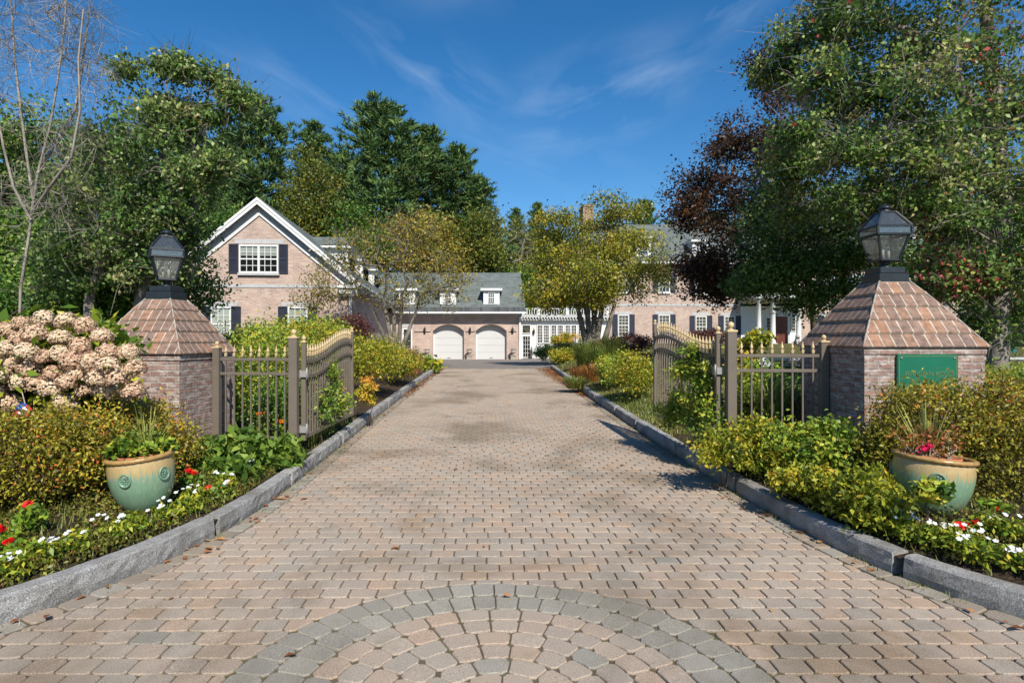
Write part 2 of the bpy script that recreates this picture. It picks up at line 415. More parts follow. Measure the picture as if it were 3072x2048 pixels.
def wood(A, par, rtip=.006, e=2.4, mb=None, floor=None, maxr=9, thin=3):
    n = len(A); r = np.zeros(n); kids = [[] for _ in range(n)]
    for i in range(n):
        if par[i] >= 0: kids[par[i]].append(i)
    for i in range(n - 1, -1, -1):
        if not kids[i]: r[i] = rtip
        else: r[i] = min(maxr, (sum(r[k] ** e for k in kids[i])) ** (1 / e) + rtip * .06)
    if floor is not None:
        for i, f_ in enumerate(floor): r[i] = max(r[i], f_)
    mb = mb or MB()
    starts = [i for i in range(n) if par[i] < 0]
    stack = [(i, None) for i in starts]
    while stack:
        i, pre = stack.pop()
        ch = [pre] if pre is not None else []
        cur = i
        while True:
            ch.append(cur)
            ks = kids[cur]
            if not ks: break
            big = max(ks, key=lambda k: r[k])
            for k in ks:
                if k != big: stack.append((k, cur))
            cur = big
        rr = [r[c] for c in ch]
        if pre is not None and len(rr) > 1: rr[0] = rr[1]
        m = max(rr)
        mb.tube([A[c] for c in ch], rr, 8 if m > .05 else 5 if m > .015 else thin, False)
    return mb, r
def twigs(mb, A, idx, n, length, r=.004, up=.2):
    for i in idx:
        for _ in range(n):
            d = rdir(1, up)[0]; l = length * random.uniform(.5, 1.2)
            p0 = A[i]; p1 = p0 + d * l * .5; p2 = p0 + d * l + RNG.normal(size=3) * l * .15
            mb.tube([p0, p1, p2], [r, r * .8, r * .4], 3, False)
def tree(name, label, cat, base, trunks, blobs, nclump, per, sig, leaf, aspect, lmat, bark, rtip=.006, e=2.4, group=None, alpha=.35, step=.6, tone_c=.5, tone_v=.22, shell=.4, start=.35, twig=2, twl=.5, twr=.004, tones=None, up=.5, arch=.08, jit=.06, bare=0, axisdown=0, sun=0, maxr=9, lzmin=None, fold=.18, tr_r=0, bough=0, bsz=.3):
    """blobs: (cx,cy,cz, rx,ry,rz, weight)"""
    t = thing(name, label, cat, base, group=group, world=True)
    ntr = sum(len(x) for x in trunks)
    w = np.array([b[6] for b in blobs], float); cnt = np.maximum(1, (w / w.sum() * nclump)).astype(int)
    cl_ = []
    for c, b in zip(cnt, blobs):
        if bough:
            nb_ = max(2, int(round(c / bough))); bc = ellipsoid_pts(nb_, b[:3], b[3:6], max(shell, .35))
            q = np.repeat(bc, bough, 0); s_ = min(b[3], b[5]) * bsz
            cl_.append(q + RNG.normal(size=q.shape) * np.array([s_, min(s_, b[4] * .4), s_ * .34]))
        else: cl_.append(ellipsoid_pts(c, b[:3], b[3:6], shell))
    cs = np.vstack(cl_)
    if lzmin is not None: cs = cs[cs[:, 2] > lzmin]
    A, par, tips = grow(trunks, cs, alpha, step, arch, jit, start)
    mb, r = wood(A, par, rtip, e, maxr=maxr, floor=[q for tr in trunks for q in np.linspace(tr_r, tr_r * .45, len(tr))] if tr_r else None)
    ext = list(tips)
    if twig: twigs(mb, A, ext, twig, twl, twr)
    mb.build('trunk', bark, t, uv=False)
    if per:
        pts, ci = clumped(A[tips], per, sig)
        ct = tone_c + RNG.normal(size=len(tips)) * tone_v
        tone = ct[ci] + RNG.normal(size=len(pts)) * tone_v * .8
        if tones is not None: tone = tones(pts, tone)
        keep = RNG.uniform(size=len(pts)) > bare
        ax = rdir(len(pts), -axisdown)
        leaf_obj('crown', pts[keep], leaf, aspect, tone[keep], lmat, t, axis=ax[keep], up=up, fold=fold)
    return t
def shrub(name, label, cat, blobs, nleaf, leaf, aspect, lmat, base=None, stem='stem', nclump=None, sig=None, group=None, up=.6, tone_c=.5, tone_v=.2, shell=.55, twr=.004, tones=None, stems=True, zmin=None, fold=.18, axisup=0., flat=.8, bare_stems=0):
    b0 = blobs[0]
    if base is None: base = (b0[0], b0[1], b0[2] - b0[5])
    t = thing(name, label, cat, base, group=group, world=True)
    vol = np.array([b[3] * b[4] + b[4] * b[5] + b[3] * b[5] for b in blobs])
    nclump = nclump or max(12, int(nleaf / 70)); cnt = np.maximum(4, vol / vol.sum() * nclump).astype(int)
    cs = np.vstack([ellipsoid_pts(c, b[:3], b[3:6], shell) for c, b in zip(cnt, blobs)])
    if zmin is None: zmin = base[2] + .02
    cs = cs[cs[:, 2] > zmin]
    if stems:
        tr = []
        for k in range(5):
            a = random.uniform(0, 6.28); q = .25
            tr.append([(base[0] + .04 * math.cos(a), base[1] + .04 * math.sin(a), base[2] - .05), (base[0] + b0[3] * q * math.cos(a), base[1] + b0[4] * q * math.sin(a), base[2] + b0[5] * .45)])
        A, par, tips = grow(tr, cs, .15, max(.12, b0[5] * .3), .05, .08, .5)
        mb, r = wood(A, par, twr * .7, 2.6, maxr=.03)
        if bare_stems: twigs(mb, A, tips, bare_stems, b0[5] * .5, twr * .7)
        mb.build('stems', M[stem], t, uv=False)
    per = max(1, int(nleaf / len(cs)))
    sig = sig or .28 * min(b0[3], b0[5])
    pts, ci = clumped(cs, per, sig, flat)
    keep = pts[:, 2] > zmin - .02
    ct = tone_c + RNG.normal(size=len(cs)) * tone_v
    tone = ct[ci] + RNG.normal(size=len(pts)) * tone_v * .8
    if tones is not None: tone = tones(pts, tone)
    ax = rdir(len(pts), axisup)
    leaf_obj('foliage', pts[keep], leaf, aspect, tone[keep], lmat, t, axis=ax[keep], up=up, fold=fold)
    return t
# ------------------------------------------------------------------ leaf materials
LM = {}
LM['maple'] = leafmat('maple leaves', [(.020, .045, .010), (.05, .10, .018), (.10, .15, .03), (.21, .22, .055), (.20, .19, .10), (.26, .045, .04)], pos=[0, .35, .58, .8, .93, 1.0], gain=1.9)
LM['maple_left'] = leafmat('green maple leaves', [(.022, .05, .012), (.055, .105, .022), (.11, .155, .038), (.19, .21, .07), (.26, .22, .11)], pos=[0, .35, .6, .85, 1], gain=1.95)
LM['under'] = leafmat('understory leaves', [(.018, .045, .008), (.05, .11, .016), (.11, .18, .03), (.2, .23, .05)], gain=1.75)
LM['beech'] = leafmat('copper beech leaves', [(.012, .012, .010), (.035, .020, .012), (.085, .034, .014), (.14, .06, .018)], trans=.3, pos=[0, .45, .75, 1], gain=1.7)
LM['beech_green'] = leafmat('dark beech leaves', [(.010, .018, .008), (.022, .040, .014), (.04, .07, .02), (.06, .05, .02)], gain=1.4)
LM['crab_l'] = leafmat('yellowing crabapple leaves', [(.07, .08, .014), (.15, .14, .022), (.25, .21, .03), (.34, .24, .035), (.24, .11, .025)], gain=1.5)
LM['crab_r'] = leafmat('yellow green crabapple leaves', [(.06, .085, .010), (.13, .15, .016), (.22, .22, .022), (.31, .26, .03), (.33, .19, .025)], gain=1.45)
LM['pine'] = leafmat('pine needles', [(.014, .030, .011), (.032, .060, .020), (.058, .096, .028), (.09, .125, .036), (.12, .11, .04)], trans=.12, rough=.6, spec=.12, pos=[0, .3, .6, .9, 1], gain=2.2)
LM['autumn'] = leafmat('olive autumn leaves', [(.035, .055, .010), (.085, .105, .016), (.15, .145, .022), (.22, .17, .028), (.24, .11, .02)], gain=1.7)
LM['spirea'] = leafmat('golden spirea leaves', [(.05, .035, .015), (.085, .085, .014), (.18, .17, .018), (.30, .25, .025), (.36, .20, .03), (.40, .10, .03)], pos=[0, .2, .5, .8, .94, 1], gain=1.7)
LM['shrub_green'] = leafmat('shrub leaves', [(.022, .05, .008), (.06, .11, .012), (.13, .19, .02), (.23, .26, .03), (.32, .25, .03)], gain=1.8)
LM['shrub_yellow'] = leafmat('yellow green shrub leaves', [(.05, .075, .008), (.12, .15, .014), (.22, .23, .02), (.35, .28, .025), (.42, .2, .03)], gain=1.55)
LM['perennial'] = leafmat('broad perennial leaves', [(.03, .06, .010), (.065, .12, .017), (.12, .18, .028), (.19, .23, .045)], spec=.2, gain=1.6)
LM['hyd'] = leafmat('hydrangea leaves', [(.03, .07, .008), (.09, .15, .012), (.2, .25, .02), (.34, .32, .03)], gain=1.5)
LM['barberry'] = leafmat('barberry leaves', [(.03, .010, .012), (.07, .022, .024), (.12, .04, .035), (.16, .075, .05)], gain=1.2)
LM['ground'] = leafmat('ground cover leaves', [(.05, .028, .015), (.07, .08, .015), (.14, .15, .025), (.24, .23, .04), (.3, .11, .05)], gain=1.3)
LM['vinca'] = leafmat('bedding plant leaves', [(.05, .09, .010), (.12, .19, .018), (.27, .30, .03), (.45, .38, .03)], gain=1.25)
LM['grass'] = leafmat('grass blades', [(.05, .08, .014), (.10, .14, .022), (.18, .19, .04), (.28, .22, .08)], trans=.25, gain=1.3)
LM['spike'] = leafmat('spike plant blades', [(.14, .17, .03), (.24, .26, .06), (.36, .34, .11)], trans=.2, gain=1.2)
LM['litter'] = leafmat('fallen leaves', [(.16, .055, .02), (.32, .12, .04), (.45, .20, .07), (.5, .3, .14)], trans=.1, rough=.8)
LM['dry'] = leafmat('dry stems', [(.12, .075, .045), (.3, .2, .13), (.42, .33, .24)], trans=.1)
LM['orange'] = leafmat('orange perennials', [(.13, .12, .02), (.25, .13, .03), (.42, .13, .04), (.5, .2, .1)])
LM['red_leaf'] = leafmat('red maple leaves', [(.25, .04, .04), (.4, .07, .06), (.5, .14, .1)])

# ------------------------------------------------------------------ world, sun, camera
AZ, EL = R(17), R(42)
sun_dir = Vector((math.sin(AZ) * math.cos(EL), -math.cos(AZ) * math.cos(EL), math.sin(EL)))
w = bpy.data.worlds.new('World'); scene.world = w; w.use_nodes = True
nt = w.node_tree
for n in list(nt.nodes): nt.nodes.remove(n)
sky = nt.nodes.new('ShaderNodeTexSky'); sky.sky_type = 'NISHITA'; sky.sun_disc = False
sky.sun_elevation = EL; sky.sun_rotation = math.pi - AZ; sky.altitude = 250; sky.air_density = 1.0; sky.dust_density = .25; sky.ozone_density = 3.0
hs = N(nt, 'ShaderNodeHueSaturation', Saturation=1.34, Value=.95); L(nt, sky.outputs[0], hs.inputs['Color'])
g = tc(nt, 'Generated')
sp = nt.nodes.new('ShaderNodeSeparateXYZ'); L(nt, g, sp.inputs[0])
azi = mth(nt, 'ARCTAN2', sp.outputs[0], sp.outputs[1])
cb = nt.nodes.new('ShaderNodeCombineXYZ'); L(nt, azi, cb.inputs[0]); L(nt, sp.outputs[2], cb.inputs[1])
def cirrus(cx, cy, rot, rx, ry, sc, off, amt, lo=.42, hi=.82):
    mp = N(nt, 'ShaderNodeMapping'); mp.vector_type = 'TEXTURE'; mp.inputs['Location'].default_value = (cx, cy, 0); mp.inputs['Rotation'].default_value = (0, 0, rot)
    L(nt, cb.outputs[0], mp.inputs[0])
    m2 = N(nt, 'ShaderNodeMapping'); m2.inputs['Scale'].default_value = (sc, sc * 3.4, 1); m2.inputs['Location'].default_value = (off, off * .7, 0); L(nt, mp.outputs[0], m2.inputs[0])
    f = noise(nt, 1.0, 7, .55, m2.outputs[0], .45)
    rr = ramp(nt, [(0, 0, 0), (1, 1, 1)], [lo, hi]); L(nt, f, rr.inputs[0])
    ln = nt.nodes.new('ShaderNodeVectorMath'); ln.operation = 'LENGTH'
    m3 = N(nt, 'ShaderNodeMapping'); m3.inputs['Scale'].default_value = (1 / rx, 1 / ry, 1); L(nt, mp.outputs[0], m3.inputs[0]); L(nt, m3.outputs[0], ln.inputs[0])
    fall = ramp(nt, [(amt,) * 3, (0, 0, 0)], [.1, 1.0]); fall.color_ramp.interpolation = 'EASE'; L(nt, ln.outputs['Value'], fall.inputs[0])
    return mth(nt, 'MULTIPLY', mth(nt, 'MULTIPLY', rr.outputs[0], fall.outputs[0]), .62)
cl = cirrus(-.09, .40, R(-24), .24, .07, 5.5, 1.3, .55)
for a in ((.17, .37, R(14), .26, .10, 5.0, 4.1, .6), (.36, .46, R(24), .20, .06, 6.0, 8.7, .5), (.05, .30, R(-12), .28, .06, 5.5, 12.4, .35), (-.30, .36, R(-20), .22, .06, 6.0, 17.9, .3), (.02, .52, R(5), .3, .06, 4.5, 21.3, .25), (.9, .4, R(15), .5, .12, 4.0, 31.3, .4), (-1.0, .4, R(-15), .5, .12, 4.0, 37.3, .4)):
    cl = mth(nt, 'MAXIMUM', cl, cirrus(*a))
skyc = mixc(nt, cl, hs.outputs[0], (4.6, 5.6, 6.9))
bg = nt.nodes.new('ShaderNodeBackground'); bg.inputs[1].default_value = .095; L(nt, skyc, bg.inputs[0])
ow = nt.nodes.new('ShaderNodeOutputWorld'); L(nt, bg.outputs[0], ow.inputs[0])
sl = bpy.data.lights.new('sun', 'SUN'); sl.energy = 4.3; sl.angle = R(.55); sl.color = (1, .94, .83)
so = bpy.data.objects.new('sun', sl); col.objects.link(so); so.rotation_euler = (-sun_dir).to_track_quat('-Z', 'Y').to_euler(); so.location = (20, -30, 40)
cd = bpy.data.cameras.new('camera'); cam = bpy.data.objects.new('camera', cd); col.objects.link(cam); scene.camera = cam
cam.location = (0, 0, H); cam.rotation_euler = (R(90), 0, 0)
cd.sensor_width = 36; cd.lens = F / 3072 * 36; cd.shift_x = (1536 - CX) / 3072; cd.shift_y = -(1024 - CY) / 3072; cd.clip_end = 2000; cd.clip_start = .05
vs = scene.view_settings; vs.view_transform = 'Standard'; vs.look = 'None'; vs.gamma = 1; vs.exposure = 0.6
scene.cycles.max_bounces = 8; scene.cycles.transparent_max_bounces = 12; scene.cycles.caustics_reflective = False; scene.cycles.caustics_refractive = False
scene.cycles.sample_clamp_indirect = 6

# ------------------------------------------------------------------ terrain
def dz(y):
    if y < 6: return 0.0
    if y < 8: return .0216 * (y - 6) ** 2 / 4
    if y < 24.5: return .0216 * (y - 7)
    if y < 26.5: return .0216 * 17.5 + .012 * sm((y - 24.5) / 2)
    if y < 44: return .39 - (y - 26.5) / 17.5 * .22
    return .17
LE = [(1.5, -6.6), (1.8, -5.4), (2.2, -4.3), (2.6, -3.55), (3.0, -3.05), (3.34, -2.78), (3.6, -2.64), (3.84, -2.54), (4.15, -2.43), (4.6, -2.32), (5.1, -2.24), (5.8, -2.21), (6.9, -2.23), (8.4, -2.25), (10.7, -2.27), (14, -2.29), (17, -2.30), (22, -2.28), (24.5, -2.25)]
RE = [(1.6, 6.6), (1.9, 5.4), (2.3, 4.4), (2.7, 3.75), (3.05, 3.34), (3.41, 3.06), (3.6, 2.95), (3.75, 2.86), (3.96, 2.78), (4.33, 2.68), (4.71, 2.61), (5.43, 2.57), (6.3, 2.54), (8, 2.50), (10.3, 2.45), (14.8, 2.40), (20, 2.40), (25.5, 2.44)]
LC = LE + [(25.6, -2.6), (27, -3.9), (29, -5.6), (31, -6.7), (50, -8.2)]
RC = RE + [(26.6, 2.8), (29, 3.6), (33, 4.9), (38, 6.3), (42, 7.2), (50, 7.8)]
def interp(tab, y):
    if y <= tab[0][0]: return tab[0][1]
    for (a, b), (c, d) in zip(tab, tab[1:]):
        if y <= c: return b + (d - b) * (y - a) / (c - a)
    return tab[-1][1]
def bedz(x, y):
    left = x < 0
    e = interp(LC if left else RC, y); v = max(0, abs(x) - abs(e))
    z = dz(y) + .115 + (.12 if left else .19) * sm(v / .9)
    z += (.35 if left else .45) * sm((y - 9) / 30) * sm(v / 5) + (0 if left else .42) * sm((y - 36) / 9) * sm((x - 4) / 5)
    z += 6.0 * sm((y - 60) / 60)
    return z
VS = [0.02, .12, .25, .4, .6, .85, 1.15, 1.5, 2, 2.6, 3.4, 4.5, 6, 8, 11, 15, 21, 30, 45, 70, 110]
YS = sorted(set([1.5 + .25 * i for i in range(50)] + [14 + i for i in range(36)] + [50, 53, 57, 62, 68, 75, 85, 100, 130, 180]))
for side, tab in ((-1, LC), (1, RC)):
    vv, ff, lw = [], [], []
    for y in YS:
        e = interp(tab, y)
        if y > 50: e = e * max(0.0, 1 - (y - 50) / 6)
        for v in VS:
            x = e + side * v
            z = bedz(x if abs(x) > .3 else side * .3, y)
            n = math.sin(x * 3.1 + y * 1.7) * math.cos(y * 2.3 - x * 1.1)
            vv.append((x, y, z + (.02 * n if v > .2 else 0)))
            if side > 0: lw.append(max(0, min(1, (sm((y - 8.2) / 1.5) * sm((v - .15) / .3)))))
            else: lw.append(sm((v - 7) / 3) * .8)
    k = len(VS)
    for i in range(len(YS) - 1):
        for j in range(k - 1):
            q = (i * k + j, i * k + j + 1, (i + 1) * k + j + 1, (i + 1) * k + j)
            ff.append(q if side > 0 else q[::-1])
    me = bpy.data.meshes.new('garden_ground'); me.from_pydata(vv, [], ff); me.update()
    a = me.attributes.new('lawn', 'FLOAT', 'POINT'); a.data.foreach_set('value', lw)
    me.polygons.foreach_set('use_smooth', [True] * len(ff)); me.materials.append(M['soil'])
    struct(bpy.data.objects.new('garden_ground', me)); col.objects.link(bpy.data.objects[me.name] if me.name in bpy.data.objects else [o for o in bpy.data.objects if o.data == me][0])
g = MB(); g.poly([(-700, -700, -.25), (700, -700, -.25), (700, 900, -.25), (-700, 900, -.25)]); struct(g.build('ground', M['soil']))

# ------------------------------------------------------------------ driveway of real pavers
JZ = -.011
bs = MB()
ys = [0.5 + i * .5 for i in range(53)]
for a, b in zip(ys, ys[1:]):
    xa, xb = (interp(LE, a) - .12, interp(RE, a) + .12), (interp(LE, b) - .12, interp(RE, b) + .12)
    if a < 1.5: xa = (-8, 8)
    if b < 1.5: xb = (-8, 8)
    bs.poly([(xa[0], a, dz(a) + JZ), (xa[1], a, dz(a) + JZ), (xb[1], b, dz(b) + JZ), (xb[0], b, dz(b) + JZ)])
bs.poly([(-40, -20, JZ), (40, -20, JZ), (40, .5, JZ), (-40, .5, JZ)])
struct(bs.build('driveway_sand', M['sand']))
def clip(poly, px, py, nx, ny):
    out = []
    for i in range(len(poly)):
        a, b = poly[i], poly[(i + 1) % len(poly)]
        da = (a[0] - px) * nx + (a[1] - py) * ny; db = (b[0] - px) * nx + (b[1] - py) * ny
        if da >= 0: out.append(a)
        if (da >= 0) != (db >= 0):
            t = da / (da - db); out.append((a[0] + (b[0] - a[0]) * t, a[1] + (b[1] - a[1]) * t))
    return out
def area(p): return .5 * sum(p[i][0] * p[(i + 1) % len(p)][1] - p[(i + 1) % len(p)][0] * p[i][1] for i in range(len(p)))
pv = MB()
def paver(poly, mi, gap=.0036, ch=.12):
    if len(poly) < 3 or abs(area(poly)) < .002: return
    if area(poly) < 0: poly = poly[::-1]
    cx = sum(p[0] for p in poly) / len(poly); cy = sum(p[1] for p in poly) / len(poly)
    oc = []
    n = len(poly)
    for i in range(n):
        p, a, b = poly[i], poly[i - 1], poly[(i + 1) % n]
        for q in (a, b):
            l = math.hypot(q[0] - p[0], q[1] - p[1]); t = min(.4, .019 / max(l, 1e-6)) * random.uniform(.8, 1.5)
            oc.append((p[0] + (q[0] - p[0]) * t, p[1] + (q[1] - p[1]) * t))
    tx, ty, dh = random.gauss(0, .008), random.gauss(0, .008), random.gauss(0, .0009)
    def ring(g, z):
        r = []
        for x, y in oc:
            d = math.hypot(x - cx, y - cy); k = max(.3, 1 - g / d)
            x2, y2 = cx + (x - cx) * k, cy + (y - cy) * k
            r.append((x2, y2, dz(y2) + z + dh + (x2 - cx) * tx + (y2 - cy) * ty))
        return r
    pv.cur = mi
    g = gap * random.uniform(.8, 1.5)
    pv.loft([ring(g, -.016), ring(g + .001, -.005), ring(g + .0055, 0.0)], False, True)
CC, RO = (0.03, 2.615), 1.318
def ring_row(r1, r2, n, mi):
    a0 = random.uniform(0, 6)
    for k in range(n):
        a, b = a0 + 2 * math.pi * k / n, a0 + 2 * math.pi * (k + 1) / n; mm = (a + b) / 2
        pts = []
        for r, t in ((r1, a), (r2, a), (r2, mm), (r2, b), (r1, b), (r1, mm)):
            rr = r / math.cos((b - a) / 2) * .5 + r * .5 if t == mm else r
            pts.append((CC[0] + rr * math.cos(t), CC[1] + rr * math.sin(t)))
        paver(pts, mi if random.random() < .95 else (0 if mi else 1))
ring_row(RO - .185, RO, 56, 1); ring_row(RO - .375, RO - .185, 48, 1)
r = RO - .375
for k in range(6):
    r2 = r - .137; ring_row(r2, r, max(6, int(2 * math.pi * r / (.165 if k % 2 else .195))), 0); r = r2
ring_row(.005, r, 5, 0)
y = 1.45; row = 0
while y < 25.4:
    pitch = .1415 if not (9.2 < y < 9.35 or 16.9 < y < 17.05) else .19
    xl, xr = interp(LE, y + pitch / 2), interp(RE, y + pitch / 2)
    x = -7 + (row % 2) * .0875 + random.uniform(-.012, .012) - .002 * row % .05
    while x < 7:
        wd = .175
        if x + wd > xl - .05 and x < xr + .05 and y < 25.4:
            p = [(x, y), (x + wd, y), (x + wd, y + pitch), (x, y + pitch)]
            # keep clear of the edge course and of the circle
            for tab, sgn in ((LE, 1), (RE, -1)):
                e0, e1 = interp(tab, y - .2), interp(tab, y + pitch + .2); ty_, tx_ = pitch + .4, e1 - e0
                ln = math.hypot(tx_, ty_); nx, ny = sgn * ty_ / ln, -sgn * tx_ / ln
                ex = interp(tab, y + pitch / 2)
                p = clip(p, ex + nx * .155, y + pitch / 2 + ny * .155, nx, ny) if p else p
                if len(p) < 3: break
            if len(p) >= 3 and abs(y - CC[1]) < RO + .3 and abs(x) < RO + .4:
                cx = sum(q[0] for q in p) / len(p); cy = sum(q[1] for q in p) / len(p)
                d = math.hypot(cx - CC[0], cy - CC[1])
                if d < RO - .1: p = []
                else:
                    ux, uy = (cx - CC[0]) / d, (cy - CC[1]) / d
                    p = clip(p, CC[0] + ux * RO, CC[1] + uy * RO, ux, uy)
            if len(p) >= 3: paver(p, 0 if random.random() < .996 else 1)
        x += wd
    y += pitch; row += 1
def along(tab, step):
    pts = [Vector((tab[0][1], tab[0][0]))]
    cur = 0.0
    out = [pts[0].copy()]; acc = 0
    P0 = [Vector((b, a)) for a, b in tab]
    need = step
    for a, b in zip(P0, P0[1:]):
        l = (b - a).length; s = 0
        while l - s >= need:
            s += need; out.append(a + (b - a) * (s / l)); need = step
        need -= (l - s)
    return out
def smooth_pts(p):
    return [p[0]] + [(p[i - 1] + p[i] * 2 + p[i + 1]) / 4 for i in range(1, len(p) - 1)] + [p[-1]]
for tab, sgn in ((LE, 1), (RE, -1)):
    pts = along(tab, .185)
    for _ in range(3): pts = smooth_pts(pts)
    for a, b in zip(pts, pts[1:]):
        t = (b - a).normalized(); n = Vector((t.y, -t.x)) * sgn
        paver([tuple(a + n * .005), tuple(b + n * .005), tuple(b + n * .153), tuple(a + n * .153)], 2 if random.random() < .8 else 1)
struct(pv.build('driveway', [M['paver'], M['paver_grey'], M['paver_edge']], uv=False))
# forecourt
fc = MB()
yy = [25.35, 25.8, 26.5, 27.5, 29, 31, 34, 38, 42, 46, 50]
for a, b in zip(yy, yy[1:]):
    fc.poly([(interp(LC, a) - .3, a, dz(a) + .002), (interp(RC, a) + .3, a, dz(a) + .002), (interp(RC, b) + .3, b, dz(b) + .002), (interp(LC, b) - .3, b, dz(b) + .002)])
struct(fc.build('forecourt', M['asphalt']))
# granite kerbs: split blocks with open joints
for tab, sgn in ((LE, -1), (RE, 1)):
    pts = along(tab, .07)
    for _ in range(6): pts = smooth_pts(pts)
    kb = MB(); i = 6; joint = 0
    blocks = []
    while i < len(pts) - 4:
        ln = random.randint(24, 34); blocks.append(pts[i:min(i + ln, len(pts))]); i += ln
    for bl in blocks:
        if len(bl) < 3: continue
        jx = random.gauss(0, .003); jz = random.gauss(0, .004)
        rings = []
        m = len(bl)
        for k, p in enumerate(bl):
            q0, q1 = bl[max(0, k - 1)], bl[min(m - 1, k + 1)]
            t = (q1 - q0).normalized(); n = Vector((t.y, -t.x)) * (1 if sgn > 0 else -1)
            pp = p.copy()
            if k == 0: pp = p + t * .012
            if k == m - 1: pp = p - t * .004
            z = dz(p.y); e = .004 if 0 < k < m - 1 else .012
            prof = [(0.012, -.12), (0.004, .0), (-.003, .05), (0.002, .1), (.006, .138), (.018 + e, .152), (.07, .153), (.13 - e, .152), (.145, .14), (.15, -.12)]
            rg = []
            for j, (u, h) in enumerate(prof):
                a = .0028 if 1 <= j <= 4 else .001
                q = pp + n * (u + jx + random.gauss(0, a)); rg.append((q.x, q.y, z + h + (jz if h > 0 else 0) + random.gauss(0, .001)))
            rings.append(rg if sgn < 0 else rg[::-1])
        kb.loft(rings, True, True)
    struct(kb.build('kerb', M['granite'], uv=False))
# ------------------------------------------------------------------ buildings: helpers (all face -y unless noted)
def window(par, x0, x1, z0, z1, y, cols=3, rows=2, units=1, blind=False, sill=True, lintel=None, label=None, fr=.07, name='window', sash=True):
    f = MB(); d = .075
    f.box(x0, x0 + fr, y - d, y + .01, z0, z1); f.box(x1 - fr, x1, y - d, y + .01, z0, z1)
    f.box(x0 + fr, x1 - fr, y - d, y + .01, z1 - fr, z1); f.box(x0 + fr, x1 - fr, y - d, y + .01, z0, z0 + fr)
    uw = (x1 - x0 - 2 * fr) / units
    for u in range(units):
        a = x0 + fr + u * uw; b = a + uw
        if u: f.box(a - .05, a + .05, y - d + .003, y + .01, z0 + fr, z1 - fr)
        zm = (z0 + z1) / 2
        if sash: f.box(a, b, y - .06, y + .005, zm - .03, zm + .03)
        halves = ((z0 + fr, zm - .03), (zm + .03, z1 - fr)) if sash else ((z0 + fr, z1 - fr),)
        for za, zb in halves:
            for c in range(1, cols): xx = a + (b - a) * c / cols; f.box(xx - .013, xx + .013, y - .05, y - .02, za, zb)
            for r_ in range(1, rows): zz_ = za + (zb - za) * r_ / rows; f.box(a, b, y - .048, y - .022, zz_ - .013, zz_ + .013)
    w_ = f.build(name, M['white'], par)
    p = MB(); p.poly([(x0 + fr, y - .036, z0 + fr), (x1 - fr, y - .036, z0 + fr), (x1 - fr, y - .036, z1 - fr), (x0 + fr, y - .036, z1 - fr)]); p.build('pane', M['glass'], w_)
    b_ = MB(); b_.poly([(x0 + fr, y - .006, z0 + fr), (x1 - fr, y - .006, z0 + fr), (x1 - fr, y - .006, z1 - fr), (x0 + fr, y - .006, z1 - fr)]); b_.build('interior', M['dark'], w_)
    if blind:
        zb = z0 + (z1 - z0) * blind
        q = MB(); q.poly([(x0 + fr, y - .012, zb), (x1 - fr, y - .012, zb), (x1 - fr, y - .012, z1 - fr), (x0 + fr, y - .012, z1 - fr)]); q.build('blind', M['blind'], w_)
    if sill:
        s_ = MB(); s_.box(x0 - .05, x1 + .05, y - .13, y + .01, z0 - .11, z0 - .002); s_.build('sill', M['stone'] if lintel else M['white'], w_)
    if lintel:
        l_ = MB(); a, b, c, e = lintel; k = (b - a) * .04
        l_.poly([(a + k, y - .018, c), (b - k, y - .018, c), (b, y - .018, e), (a, y - .018, e)]); l_.poly([(a, y - .018, e), (b, y - .018, e), (b, y + .01, e), (a, y + .01, e)]); l_.poly([(a + k, y + .01, c), (b - k, y + .01, c), (b - k, y - .018, c), (a + k, y - .018, c)])
        l_.build('lintel', M['stone'], par)
    return w_
def shutter(par, x0, x1, z0, z1, y, louvre=True):
    s = MB(); s.box(x0, x0 + .06, y - .05, y - .004, z0, z1); s.box(x1 - .06, x1, y - .05, y - .004, z0, z1)
    zs = [z0, z0 + .07, z1 - .07, z1]; s.box(x0 + .06, x1 - .06, y - .05, y - .004, z0, z0 + .07); s.box(x0 + .06, x1 - .06, y - .05, y - .004, z1 - .07, z1)
    zm = z0 + (z1 - z0) * (.5 if louvre else .56); s.box(x0 + .06, x1 - .06, y - .049, y - .004, zm - .04, zm + .04)
    if louvre:
        z = z0 + .08
        while z < z1 - .1:
            if abs(z + .02 - zm) > .05: s.poly([(x0 + .06, y - .042, z), (x1 - .06, y - .042, z), (x1 - .06, y - .012, z + .045), (x0 + .06, y - .012, z + .045)])
            z += .05
        s.box(x0 + .05, x1 - .05, y - .012, y - .003, z0 + .05, z1 - .05)
    else:
        s.box(x0 + .05, x1 - .05, y - .03, y - .003, z0 + .05, z1 - .05)
    return s.build('shutter', M['shutter'], par)
def gable_roof(mb, x0, x1, xa, ze, za, y0, y1, th=.16):
    for s in (0, 1):
        xe = x0 if s == 0 else x1
        a, b, c, d = (xe, y0, ze), (xa, y0, za), (xa, y1, za), (xe, y1, ze)
        lo = [(p[0], p[1], p[2] - th) for p in (a, b, c, d)]
        top = [a, b, c, d]
        b0 = len(mb.v); mb.v.extend(top + lo)
        for q in ((0, 1, 2, 3), (7, 6, 5, 4), (0, 4, 5, 1), (2, 6, 7, 3), (0, 3, 7, 4)): mb.face([b0 + i for i in (q if s == 1 else q[::-1])])
